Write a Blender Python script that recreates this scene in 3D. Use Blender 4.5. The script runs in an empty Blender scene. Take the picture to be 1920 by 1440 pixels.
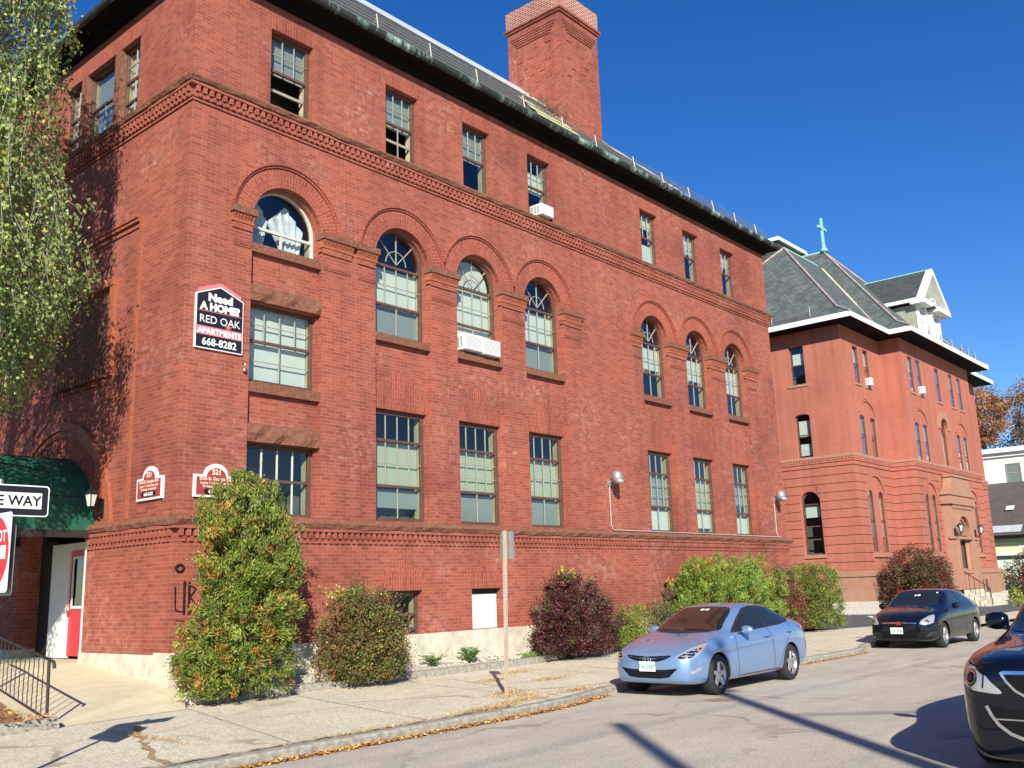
import bpy, bmesh, math, random
import numpy as np
from math import sin, cos, tan, pi, radians, sqrt, atan2
from mathutils import Vector, Matrix
from mathutils.geometry import tessellate_polygon
from mathutils.bvhtree import BVHTree

S = bpy.context.scene
COL = S.collection
rng = np.random.default_rng(7)

# ------------------------------------------------------------------ camera
CAM = Vector((-8.8164, -15.3, 1.8))
yaw, pit, rol = radians(49.382), radians(12.06), radians(-1.869)
fw = Vector((sin(yaw)*cos(pit), cos(yaw)*cos(pit), sin(pit)))
rt = Vector((cos(yaw), -sin(yaw), 0)); up = rt.cross(fw)
r2 = cos(rol)*rt + sin(rol)*up; u2 = -sin(rol)*rt + cos(rol)*up
cam = bpy.data.cameras.new('camera'); camo = bpy.data.objects.new('camera', cam); COL.objects.link(camo)
M = Matrix((r2, u2, -fw)).transposed().to_4x4(); M.translation = CAM
camo.matrix_world = M
cam.sensor_width = 36.0; cam.lens = 36.0*1800.2/1920.0; cam.clip_start = 0.1; cam.clip_end = 3000
S.camera = camo
# ------------------------------------------------------------------ world / sun
EL, AZ = radians(28.0), radians(44.5)           # light travels toward (sin AZ, cos AZ), downwards
W = bpy.data.worlds.new('World'); S.world = W; W.use_nodes = True
nt = W.node_tree; nt.nodes.clear()
sky = nt.nodes.new('ShaderNodeTexSky'); sky.sky_type = 'NISHITA'; sky.sun_disc = False
sky.sun_elevation = EL; sky.sun_rotation = AZ + pi
sky.altitude = 300; sky.air_density = 1.0; sky.dust_density = 0.15; sky.ozone_density = 4.0
bg = nt.nodes.new('ShaderNodeBackground'); bg.inputs[1].default_value = 0.090
out = nt.nodes.new('ShaderNodeOutputWorld')
hsv = nt.nodes.new('ShaderNodeHueSaturation'); hsv.inputs['Saturation'].default_value = 1.30; hsv.inputs['Value'].default_value = 1.0; hsv.inputs['Hue'].default_value = .513
nt.links.new(sky.outputs[0], hsv.inputs['Color']); nt.links.new(hsv.outputs[0], bg.inputs[0]); nt.links.new(bg.outputs[0], out.inputs[0])
sl = bpy.data.lights.new('sun', 'SUN'); sl.energy = 5.0; sl.angle = radians(0.53); sl.color = (1.0, 0.93, 0.82)
so = bpy.data.objects.new('sun', sl); COL.objects.link(so); so.location = (-30, -40, 40)
ld = Vector((sin(AZ)*cos(EL), cos(AZ)*cos(EL), -sin(EL)))
so.rotation_euler = ld.to_track_quat('-Z', 'Y').to_euler()
S.view_settings.view_transform = 'Standard'; S.view_settings.look = 'None'
S.view_settings.exposure = 0.72; S.view_settings.gamma = 1.0
S.render.engine = 'CYCLES'
S.cycles.max_bounces = 6; S.cycles.transparent_max_bounces = 12

# ------------------------------------------------------------------ materials
MATS = {}
def srgb(r, g, b):
    f = lambda c: (c/255/12.92 if c/255 <= .04045 else ((c/255+.055)/1.055)**2.4)
    return (f(r), f(g), f(b), 1)
class NT:
    def __init__(s, name):
        m = bpy.data.materials.new(name); m.use_nodes = True; s.m = m; s.t = m.node_tree
        s.b = s.t.nodes['Principled BSDF']; s.o = s.t.nodes['Material Output']; MATS[name] = m
    def n(s, k, **kw):
        x = s.t.nodes.new(k)
        for a, v in kw.items(): setattr(x, a, v)
        return x
    def l(s, a, b): s.t.links.new(a, b)
    def noise(s, scale, detail=3, rough=.55, vec=None):
        x = s.n('ShaderNodeTexNoise'); x.inputs['Scale'].default_value = scale; x.inputs['Detail'].default_value = detail
        x.inputs['Roughness'].default_value = rough
        if vec is not None: s.l(vec, x.inputs['Vector'])
        return x.outputs[0]
    def ramp(s, fac, stops):
        x = s.n('ShaderNodeValToRGB'); cr = x.color_ramp
        while len(cr.elements) < len(stops): cr.elements.new(.5)
        for e, (p, c) in zip(cr.elements, stops): e.position = p; e.color = c if len(c) == 4 else (*c, 1)
        s.l(fac, x.inputs[0]); return x.outputs[0]
    def mix(s, a, b, fac, mode='MIX'):
        x = s.n('ShaderNodeMix', data_type='RGBA', blend_type=mode)
        for sock, v in ((x.inputs[0], fac), (x.inputs[6], a), (x.inputs[7], b)):
            if hasattr(v, 'links'): s.l(v, sock)
            else: sock.default_value = v
        return x.outputs[2]
    def math(s, op, a, b=0.0):
        x = s.n('ShaderNodeMath', operation=op)
        for sock, v in ((x.inputs[0], a), (x.inputs[1], b)):
            if hasattr(v, 'links'): s.l(v, sock)
            else: sock.default_value = v
        return x.outputs[0]
    def bump(s, h, strength=.3, dist=.01):
        x = s.n('ShaderNodeBump'); x.inputs['Strength'].default_value = strength; x.inputs['Distance'].default_value = dist
        s.l(h, x.inputs['Height']); s.l(x.outputs[0], s.b.inputs['Normal'])
    def pos(s): return s.n('ShaderNodeNewGeometry').outputs['Position']
def plain(name, col, rough=.6, metal=0., spec=.5, noise=None, bump=None, coat=0.):
    t = NT(name); t.b.inputs['Roughness'].default_value = rough; t.b.inputs['Metallic'].default_value = metal
    t.b.inputs['Specular IOR Level'].default_value = spec; t.b.inputs['Coat Weight'].default_value = coat
    if len(col) == 3: col = (*col, 1)
    t.b.inputs['Base Color'].default_value = col
    if noise:
        sc, amt = noise
        nz = t.noise(sc, 5, .6, t.pos())
        c = t.ramp(nz, [(.25, tuple(v*(1-amt) for v in col[:3])), (.75, tuple(min(1, v*(1+amt)) for v in col[:3]))])
        t.l(c, t.b.inputs['Base Color'])
        if bump: t.bump(nz, bump[0], bump[1])
    return t.m
def brick(name, c1, c2, mortar, white=.0, ms=.006, dark=.30, fs=1.0, var=.38, streak=.16):
    t = NT(name); b = t.b; b.inputs['Roughness'].default_value = .82; b.inputs['Specular IOR Level'].default_value = .25
    uv = t.n('ShaderNodeUVMap').outputs[0]; P = t.pos()
    def bt(a, c, m):
        x = t.n('ShaderNodeTexBrick'); x.inputs['Scale'].default_value = 1
        x.inputs['Brick Width'].default_value = .215; x.inputs['Row Height'].default_value = .0722
        x.inputs['Mortar Size'].default_value = ms; x.inputs['Mortar Smooth'].default_value = .25; x.inputs['Bias'].default_value = 0
        x.inputs['Color1'].default_value = a; x.inputs['Color2'].default_value = c; x.inputs['Mortar'].default_value = m
        t.l(uv, x.inputs['Vector']); return x
    wob = t.noise(9, 2, .5, P)
    x = bt((*c1, 1), (*c2, 1), (*mortar, 1))
    col = x.outputs[0]
    # second random tint per brick : same layout, different hash through a shifted row
    x2 = bt((0, 0, 0, 1), (1, 1, 1, 1), (.5, .5, .5, 1))
    x2.inputs['Bias'].default_value = -.15
    vr = t.ramp(x2.outputs[0], [(0, (.80, .76, .76)), (.35, (.97, .95, .95)), (.7, (1.06, 1.0, .98)), (1, (1.16, 1.06, 1.0))])
    col = t.mix(col, vr, var, 'MULTIPLY')
    big = t.noise(.35, 5, .6, P)
    col = t.mix(col, t.ramp(big, [(.3, (1-dark, 1-dark*1.1, 1-dark)), (.5, (1, 1, 1)), (.72, (1.1, 1.07, 1.05))]), 1.0, 'MULTIPLY')
    mp = t.n('ShaderNodeMapping'); mp.inputs['Scale'].default_value = (2.6, 2.6, .16); t.l(P, mp.inputs[0])
    stk = t.noise(1.0, 4, .6, mp.outputs[0])
    col = t.mix(col, t.ramp(stk, [(.32, (1-streak, 1-streak*1.1, 1-streak)), (.52, (1, 1, 1)), (.75, (1.06, 1.05, 1.06))]), 1.0, 'MULTIPLY')
    fine = t.noise(26, 4, .7, P)
    col = t.mix(col, t.ramp(fine, [(.3, (.82, .8, .8)), (.7, (1.12, 1.12, 1.12))]), .8*fs, 'MULTIPLY')
    if white:
        # salt bloom: whole bricks in patches
        pn = t.noise(.55, 3, .55, P); pf = t.noise(7, 3, .6, P)
        patch = t.ramp(pn, [(.50, (0, 0, 0)), (.62, (1, 1, 1))])
        bw = t.ramp(x2.outputs[0], [(.80, (0, 0, 0)), (.92, (1, 1, 1))])
        sp = t.ramp(pf, [(.48, (0, 0, 0)), (.60, (1, 1, 1))])
        f = t.math('MULTIPLY', t.math('MULTIPLY', patch, sp), t.math('ADD', t.math('MULTIPLY', bw, .8), .2))
        f = t.math('MULTIPLY', f, white)
        col = t.mix(col, (.55, .40, .34, 1), f)
    t.l(col, b.inputs['Base Color'])
    h = t.math('ADD', t.math('MULTIPLY', t.math('SUBTRACT', 1.0, x.outputs[1]), 1.0), t.math('MULTIPLY', fine, .35*fs))
    t.bump(h, .55*fs, .008)
    return t.m
brick('brick', (.245, .066, .046), (.315, .092, .059), (.345, .145, .10), white=.75)
brick('brick_arch', (.255, .060, .040), (.31, .080, .050), (.37, .17, .12), ms=.006, var=.35)
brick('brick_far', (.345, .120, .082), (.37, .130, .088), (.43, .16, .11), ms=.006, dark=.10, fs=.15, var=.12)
brick('brick_cap', (.25, .06, .04), (.30, .08, .05), (.55, .43, .35), white=1.0, ms=.013)
plain('brownstone', (.185, .08, .05), .9, noise=(13, .35), bump=(.9, .03), spec=.2)
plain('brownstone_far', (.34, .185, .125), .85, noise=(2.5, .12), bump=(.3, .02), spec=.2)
plain('terracotta', (.30, .085, .042), .7, noise=(18, .35), bump=(.8, .02))
plain('frame_brown', (.095, .052, .037), .6, noise=(8, .25))
plain('muntin', (.29, .275, .225), .6, noise=(12, .15))
plain('muntin_white', (.50, .50, .45), .6, noise=(10, .12))
plain('white_paint', (.70, .70, .66), .55, noise=(3, .06))
plain('white_trim', (.72, .72, .72), .5)
plain('dark_wood_entry_shade', (.02, .017, .014), .8)  # also colours the entry walls, where its darkness stands for shade
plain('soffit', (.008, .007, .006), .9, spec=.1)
plain('interior', (.12, .12, .10), .9)
plain('granite', (.48, .45, .38), .85, noise=(9, .22), bump=(.8, .03))
plain('granite_kerb', (.27, .255, .21), .9, noise=(12, .45), bump=(.8, .02))
plain('plinth_conc', (.50, .46, .36), .9, noise=(3.5, .30), bump=(.9, .04))
plain('metal_strip', (.55, .60, .60), .45, .3, noise=(3, .15))
plain('rail_metal', (.34, .32, .28), .5, .4)
plain('black_iron', (.035, .028, .024), .55, .3)
plain('lamp_black', (.012, .012, .013), .4)
plain('grey_metal', (.36, .37, .37), .45, .6, noise=(6, .12))
plain('conduit', (.62, .60, .56), .4, .3)
plain('ac_white', (.82, .82, .79), .45)
plain('ac_grille', (.30, .31, .31), .6)
plain('sign_black', (.012, .012, .015), .4)
plain('sign_white', (.72, .72, .70), .45)
plain('sign_pink', (.75, .17, .19), .5)
plain('sign_maroon', (.30, .045, .04), .5)
plain('sign_cream', (.80, .66, .48), .5)
plain('sign_red', (.52, .012, .02), .35)
plain('sign_ink', (.01, .01, .012), .4)
plain('spray_paint', (.02, .012, .012), .9, spec=.1)
plain('dry_grass_mat', (.36, .25, .12), .95, noise=(20, .5), bump=(.9, .03))
plain('door_red', (.50, .035, .045), .4)
plain('wood_pole', (.10, .07, .05), .9)
plain('wire', (.01, .01, .01), .6)
plain('bark', (.11, .085, .065), .9, noise=(14, .4), bump=(.8, .02))
plain('birch_bark', (.34, .30, .26), .85, noise=(9, .45))
plain('paint_line', (.72, .70, .64), .7)
plain('tire', (.018, .018, .019), .85)
plain('rim', (.52, .52, .53), .28, .85)
plain('car_dark', (.006, .006, .007), .6, spec=.15)
plain('black_plastic', (.02, .02, .022), .5)
plain('chrome', (.75, .75, .77), .12, 1.0)
plain('lamp_lens', (.42, .43, .44), .2, .4, coat=1.0)
plain('lamp_amber', (.75, .20, .03), .2, coat=1.0)
plain('lamp_red', (.30, .01, .02), .2, coat=1.0)
plain('seat_cloth', (.35, .30, .24), .9)
plain('plate_green', (.05, .30, .22), .5)
plain('yellow_flash', (.50, .50, .26), .7, noise=(2.5, .35))
plain('ridge_stone', (.30, .24, .22), .8, noise=(4, .4))
plain('shingle_grey', (.26, .28, .23), .85, noise=(5, .25))
plain('mulch', (.22, .11, .055), .95, noise=(22, .6), bump=(.9, .03))
plain('clap_white', (.74, .76, .72), .6, noise=(.6, .05))
plain('clap_yellow', (.62, .60, .36), .7)
plain('mint_wall', (.55, .66, .56), .7)
plain('roof_brown', (.075, .062, .060), .9, noise=(1.2, .2))
plain('awning_green', (.008, .085, .048), .6, noise=(1.5, .15))
plain('glass_dark', (.010, .013, .016), .04, 0, .9, coat=1.0)
plain('glass_car', (.014, .015, .013), .03, 0, .5, coat=.35)
def carpaint(name, col, metal, rough):
    t = NT(name); t.b.inputs['Base Color'].default_value = (*col, 1); t.b.inputs['Metallic'].default_value = metal
    t.b.inputs['Roughness'].default_value = rough; t.b.inputs['Coat Weight'].default_value = (1.0 if metal > .3 else .75); t.b.inputs['Coat Roughness'].default_value = .03; t.b.inputs['Specular IOR Level'].default_value = (.5 if metal > .3 else .12)
carpaint('paint_blue', (.19, .31, .54), .45, .30)
carpaint('paint_black', (.006, .007, .013), .2, .25)
carpaint('paint_navy', (.003, .004, .010), .05, .2)
# window glass: thin clear pane with a mirror share
t = NT('glass'); t.t.nodes.remove(t.b)
tr = t.n('ShaderNodeBsdfTransparent'); tr.inputs[0].default_value = (.88, .92, .90, 1)
gl = t.n('ShaderNodeBsdfGlossy'); gl.inputs['Roughness'].default_value = .02; gl.inputs[0].default_value = (.95, .97, 1, 1)
fr = t.n('ShaderNodeLayerWeight'); fr.inputs[0].default_value = .5; frp = t.math('POWER', fr.outputs['Facing'], 4.0)
nzb = t.noise(2.2, 2, .5, t.pos()); bp = t.n('ShaderNodeBump'); bp.inputs['Strength'].default_value = .12; bp.inputs['Distance'].default_value = .02
t.l(nzb, bp.inputs['Height']); t.l(bp.outputs[0], gl.inputs['Normal'])
fm = t.math('MULTIPLY_ADD', frp, .9); fm.node.inputs[2].default_value = .045
mx = t.n('ShaderNodeMixShader'); t.l(fm, mx.inputs[0]); t.l(tr.outputs[0], mx.inputs[1]); t.l(gl.outputs[0], mx.inputs[2]); t.l(mx.outputs[0], t.o.inputs[0])
# blinds
def blindmat(name, col, step):
    t = NT(name); P = t.pos(); sp = t.n('ShaderNodeSeparateXYZ'); t.l(P, sp.inputs[0])
    s = t.math('SINE', t.math('MULTIPLY', sp.outputs[2], 2*pi/step))
    c = t.mix((*[v*.8 for v in col], 1), (*col, 1), t.math('MULTIPLY_ADD', s, .5)); 
    t.l(c, t.b.inputs['Base Color']); t.b.inputs['Roughness'].default_value = .7
blindmat('blind_white', (.74, .76, .72), .035); blindmat('blind_cream', (.52, .54, .40), .035); blindmat('blind_grey', (.30, .33, .33), .035)
plain('jamb_cream', (.40, .37, .24), .7, noise=(5, .2))
plain('curtain', (.62, .63, .68), .8, noise=(6, .3))
# copper gutter
t = NT('copper'); P = t.pos()
mp = t.n('ShaderNodeMapping'); mp.inputs['Scale'].default_value = (1.0, .3, .3); t.l(P, mp.inputs[0])
nz = t.noise(1.6, 4, .7, mp.outputs[0]); st = t.noise(14, 2, .5, mp.outputs[0])
m1 = t.ramp(nz, [(.50, (0, 0, 0)), (.62, (1, 1, 1))])
c = t.mix((.022, .028, .024, 1), t.ramp(st, [(.35, (.10, .20, .17)), (.65, (.34, .46, .42))]), m1)
t.l(c, t.b.inputs['Base Color']); t.b.inputs['Roughness'].default_value = .6
plain('verdigris', (.22, .50, .40), .7, noise=(6, .25))
# slate
def slate(name, col, var):
    t = NT(name); uv = t.n('ShaderNodeUVMap').outputs[0]
    x = t.n('ShaderNodeTexBrick'); x.inputs['Scale'].default_value = 1; x.inputs['Brick Width'].default_value = .30; x.inputs['Row Height'].default_value = .22
    x.inputs['Mortar Size'].default_value = .012; x.inputs['Color1'].default_value = (*[v*(1-var) for v in col], 1)
    x.inputs['Color2'].default_value = (*[v*(1+var) for v in col], 1); x.inputs['Mortar'].default_value = (*[v*.45 for v in col], 1)
    t.l(uv, x.inputs['Vector']); nz = t.noise(1.0, 4, .6, t.pos())
    c = t.mix(x.outputs[0], t.ramp(nz, [(.3, (.8, .85, .82)), (.7, (1.2, 1.15, 1.12))]), .8, 'MULTIPLY')
    t.l(c, t.b.inputs['Base Color']); t.b.inputs['Roughness'].default_value = .6; t.bump(t.math('SUBTRACT', 1.0, x.outputs[1]), .5, .015)
slate('slate', (.095, .112, .110), .22); slate('slate_dark', (.06, .068, .065), .2)
# road, sidewalk, gravel, lot
def ground(name, c, speck, big, crack=False, pock=False):
    t = NT(name); P = t.pos(); t.b.inputs['Roughness'].default_value = .9; t.b.inputs['Specular IOR Level'].default_value = .25
    f = t.noise(38, 4, .85, P); b = t.noise(.45, 5, .6, P); m = t.noise(4, 4, .65, P)
    col = t.mix((*c, 1), t.ramp(f, [(.35, (1-speck,)*3), (.62, (1+speck,)*3)]), 1.0, 'MULTIPLY')
    col = t.mix(col, t.ramp(b, [(.3, (1-big, 1-big, 1-big*.9)), (.7, (1+big, 1+big, 1+big*.9))]), 1.0, 'MULTIPLY')
    col = t.mix(col, t.ramp(m, [(.35, (.93, .93, .93)), (.65, (1.05, 1.05, 1.05))]), 1.0, 'MULTIPLY')
    if crack:
        wp = t.n('ShaderNodeVectorMath', operation='ADD'); t.l(P, wp.inputs[0])
        nn = t.n('ShaderNodeTexNoise'); nn.inputs['Scale'].default_value = .9; nn.inputs['Detail'].default_value = 4; t.l(P, nn.inputs['Vector'])
        sc = t.n('ShaderNodeVectorMath', operation='SCALE'); sc.inputs['Scale'].default_value = 1.6; t.l(nn.outputs[1], sc.inputs[0]); t.l(sc.outputs[0], wp.inputs[1])
        v = t.n('ShaderNodeTexVoronoi', feature='DISTANCE_TO_EDGE'); v.inputs['Scale'].default_value = crack; t.l(wp.outputs[0], v.inputs['Vector'])
        cf = t.ramp(v.outputs[0], [(0, (1, 1, 1)), (.009, (1, 1, 1)), (.016, (0, 0, 0))])
        cf = t.math('MULTIPLY', cf, t.ramp(t.noise(.7, 2, .5, P), [(.42, (0, 0, 0)), (.6, (.75, .75, .75))]))
        col = t.mix(col, (c[0]*.55, c[1]*.5, c[2]*.45, 1), cf)
    if pock:
        mp = t.n('ShaderNodeMapping'); mp.inputs['Scale'].default_value = (.35, 1.6, 1); t.l(P, mp.inputs[0])
        col = t.mix(col, t.ramp(t.noise(1.3, 4, .6, mp.outputs[0]), [(.35, (.90, .90, .91)), (.6, (1.03, 1.02, 1.01))]), 1.0, 'MULTIPLY')
        col = t.mix(col, (.13, .11, .09, 1), t.math('MULTIPLY', t.ramp(t.noise(5.5, 3, .75, P), [(.70, (0, 0, 0)), (.76, (1, 1, 1))]), .6))
    t.l(col, t.b.inputs['Base Color']); t.bump(f, .5, .006)
ground('road', (.43, .39, .315), .40, .08, crack=.22, pock=True)
ground('sidewalk', (.55, .50, .375), .5, .08, crack=.18)
ground('ramp_conc', (.54, .48, .33), .07, .10)
ground('lot', (.105, .105, .11), .22, .16, crack=.3)
ground('gravel', (.40, .36, .30), .55, .15)
ground('far_ground', (.12, .13, .07), .3, .2)
plain('joint', (.26, .19, .12), .95, noise=(8, .4))
# foliage: colour comes from each leaf's own colour
def leafmat(name, rough=.5, trans=.16):
    t = NT(name); a = t.n('ShaderNodeAttribute', attribute_name='Col')
    t.l(a.outputs[0], t.b.inputs['Base Color']); t.b.inputs['Roughness'].default_value = rough; t.b.inputs['Specular IOR Level'].default_value = .35
    tl = t.n('ShaderNodeBsdfTranslucent'); t.l(a.outputs[0], tl.inputs[0])
    mx = t.n('ShaderNodeMixShader'); mx.inputs[0].default_value = trans
    t.l(t.b.outputs[0], mx.inputs[1]); t.l(tl.outputs[0], mx.inputs[2]); t.l(mx.outputs[0], t.o.inputs[0])
leafmat('leaf'); leafmat('litter', .8, .05)
# ------------------------------------------------------------------ mesh helpers
class MB:
    """collects geometry for ONE mesh object; coordinates are world metres"""
    def __init__(s, T=None): s.v = []; s.f = []; s.uv = []; s.T = T; s.swap = False; s.sm = []
    def add(s, vs, fs, uvs=None, smooth=False):
        o = len(s.v)
        s.v += [tuple(s.T(*p)) if s.T else tuple(p) for p in vs]
        for i, f in enumerate(fs):
            s.f.append(tuple(o+k for k in f)); s.uv.append(uvs[i] if uvs else ('S' if s.swap else None)); s.sm.append(smooth)
        return s
    def box(s, x0, x1, y0, y1, z0, z1):
        v = [(x, y, z) for x in (x0, x1) for y in (y0, y1) for z in (z0, z1)]
        return s.add(v, [(0, 1, 3, 2), (4, 6, 7, 5), (0, 4, 5, 1), (2, 3, 7, 6), (0, 2, 6, 4), (1, 5, 7, 3)])
    def hexa(s, v):      # 8 corners: bottom 4 ccw, top 4 ccw
        return s.add(v, [(3, 2, 1, 0), (4, 5, 6, 7), (0, 1, 5, 4), (1, 2, 6, 5), (2, 3, 7, 6), (3, 0, 4, 7)])
    def prism(s, poly, d0, d1, holes=(), axis='y'):
        P = {'y': lambda a, b, d: (a, d, b), 'x': lambda a, b, d: (d, a, b), 'z': lambda a, b, d: (a, b, d)}[axis]
        loops = [list(poly)] + [list(h) for h in holes]
        tri = tessellate_polygon([[Vector((a, b, 0)) for a, b in L] for L in loops])
        flat = [p for L in loops for p in L]; n = len(flat)
        s.add([P(a, b, d0) for a, b in flat] + [P(a, b, d1) for a, b in flat],
              [tuple(t) for t in tri] + [tuple(n+k for k in reversed(t)) for t in tri])
        for L in loops:
            m = len(L)
            s.add([P(a, b, d0) for a, b in L] + [P(a, b, d1) for a, b in L], [(i, (i+1) % m, m+(i+1) % m, m+i) for i in range(m)])
        return s
    def tube(s, pts, r, n=8, cap=True, smooth=True):
        pts = [Vector(p) for p in pts]; rs = r if hasattr(r, '__len__') else [r]*len(pts)
        vs = []; a = None
        for i, p in enumerate(pts):
            d = (pts[min(i+1, len(pts)-1)] - pts[max(i-1, 0)]).normalized()
            if a is None: a = d.cross(Vector((0, 0, 1)) if abs(d.z) < .95 else Vector((1, 0, 0))).normalized()
            else: a = (a - d*a.dot(d)).normalized()
            b = d.cross(a)
            vs += [tuple(p + (a*cos(2*pi*k/n) + b*sin(2*pi*k/n))*rs[i]) for k in range(n)]
        fs = [(i*n+k, i*n+(k+1) % n, (i+1)*n+(k+1) % n, (i+1)*n+k) for i in range(len(pts)-1) for k in range(n)]
        s.add(vs, fs, smooth=smooth)
        if cap: s.add(vs[:n], [tuple(range(n))]); s.add(vs[-n:], [tuple(range(n))])
        return s
    def lathe(s, c, prof, n=24, axis='z', smooth=True):
        vs = []
        for r, h in prof:
            for k in range(n):
                a = 2*pi*k/n
                q = {'z': (r*cos(a), r*sin(a), h), 'y': (r*cos(a), h, r*sin(a)), 'x': (h, r*cos(a), r*sin(a))}[axis]
                vs.append((c[0]+q[0], c[1]+q[1], c[2]+q[2]))
        m = len(prof)
        return s.add(vs, [(i*n+k, i*n+(k+1) % n, (i+1)*n+(k+1) % n, (i+1)*n+k) for i in range(m-1) for k in range(n)], smooth=smooth)
    def ring(s, cx, cz, r0, r1, d0, d1, a0=0, a1=pi, n=36):
        """arch ring in the local (a, b) = (x, z) plane with radial brick coordinates"""
        rm = (r0+r1)/2; vs = []; fs = []; uv = []
        for i in range(n+1):
            a = a0+(a1-a0)*i/n
            for r in (r0, r1):
                for d in (d0, d1): vs.append((cx+r*cos(a), d, cz+r*sin(a)))
        for i in range(n):
            p = i*4; q = p+4; t0 = rm*(a1-a0)*i/n; t1 = rm*(a1-a0)*(i+1)/n
            fs += [(p, p+2, q+2, q), (p+1, q+1, q+3, p+3), (p+2, p+3, q+3, q+2), (p, q, q+1, p+1)]
            uv += [[(r0, t0), (r1, t0), (r1, t1), (r0, t1)], [(r0, t0), (r0, t1), (r1, t1), (r1, t0)],
                   [(d0, t0), (d1, t0), (d1, t1), (d0, t1)], [(d0, t0), (d0, t1), (d1, t1), (d1, t0)]]
        fs += [(0, 1, 3, 2), (n*4, n*4+2, n*4+3, n*4+1)]; uv += [[(0, 0), (0, .1), (.2, .1), (.2, 0)]]*2
        return s.add(vs, fs, uv)
    def build(s, name, mat, parent=None, recalc=True, loc=None):
        me = bpy.data.meshes.new(name)
        org = ORG.get(parent.name, (0, 0, 0)) if parent is not None else (loc or (0, 0, 0))
        V = [(a-org[0], b-org[1], c-org[2]) for a, b, c in s.v]
        me.from_pydata(V, [], s.f)
        if recalc:
            bm = bmesh.new(); bm.from_mesh(me); bmesh.ops.recalc_face_normals(bm, faces=bm.faces); bm.to_mesh(me); bm.free()
        uvl = me.uv_layers.new(name='UVMap'); arr = np.zeros(len(me.loops)*2)
        W_ = np.array(s.v)
        for p in me.polygons:
            u = s.uv[p.index]
            idx = list(p.loop_indices); vi = [me.loops[k].vertex_index for k in idx]
            if u is not None and u != 'S':
                mp = dict(zip(s.f[p.index], u))
                for k, q in zip(idx, vi): arr[2*k:2*k+2] = mp[q]
            else:
                n = p.normal
                for k, q in zip(idx, vi):
                    x, y, z = s.v[q]
                    if abs(n.z) > .75: a, b = x, y
                    elif abs(n.y) >= abs(n.x): a, b = x, z/max(.3, sqrt(max(0, 1-n.z*n.z)))
                    else: a, b = y, z/max(.3, sqrt(max(0, 1-n.z*n.z)))
                    if u == 'S': a, b = b, a
                    arr[2*k] = a; arr[2*k+1] = b
        uvl.data.foreach_set('uv', arr)
        me.polygons.foreach_set('use_smooth', s.sm)
        me.materials.append(MATS[mat]); me.update()
        o = bpy.data.objects.new(name, me); COL.objects.link(o)
        if parent is not None: o.parent = parent; ORG[o.name] = org
        else: o.location = org; ORG[o.name] = org
        return o
ORG = {}
def tag(o, label=None, cat=None, group=None, kind=None):
    if label: o['label'] = label
    if cat: o['category'] = cat
    if group: o['group'] = group
    if kind: o['kind'] = kind
    return o
def thing(name, loc, label, cat, group=None):
    o = bpy.data.objects.new(name, None); COL.objects.link(o); o.location = loc; ORG[o.name] = tuple(loc); o.empty_display_size = .3
    return tag(o, label, cat, group)
def struct(o): o['kind'] = 'structure'; return o
def rect(x0, x1, z0, z1): return [(x0, z0), (x1, z0), (x1, z1), (x0, z1)]
def archpoly(x0, x1, z0, zs, n=24, rise=None):
    c = (x0+x1)/2; r = (x1-x0)/2; ry = rise if rise else r
    return [(x0, z0), (x1, z0)] + [(c+r*cos(pi*i/n), zs+ry*sin(pi*i/n)) for i in range(n+1)]
def FT(y0): return lambda u, d, w: (u, y0+d, w)          # facade looking towards -Y
def LT(x0): return lambda u, d, w: (x0+d, u, w)          # facade looking towards -X
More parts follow.
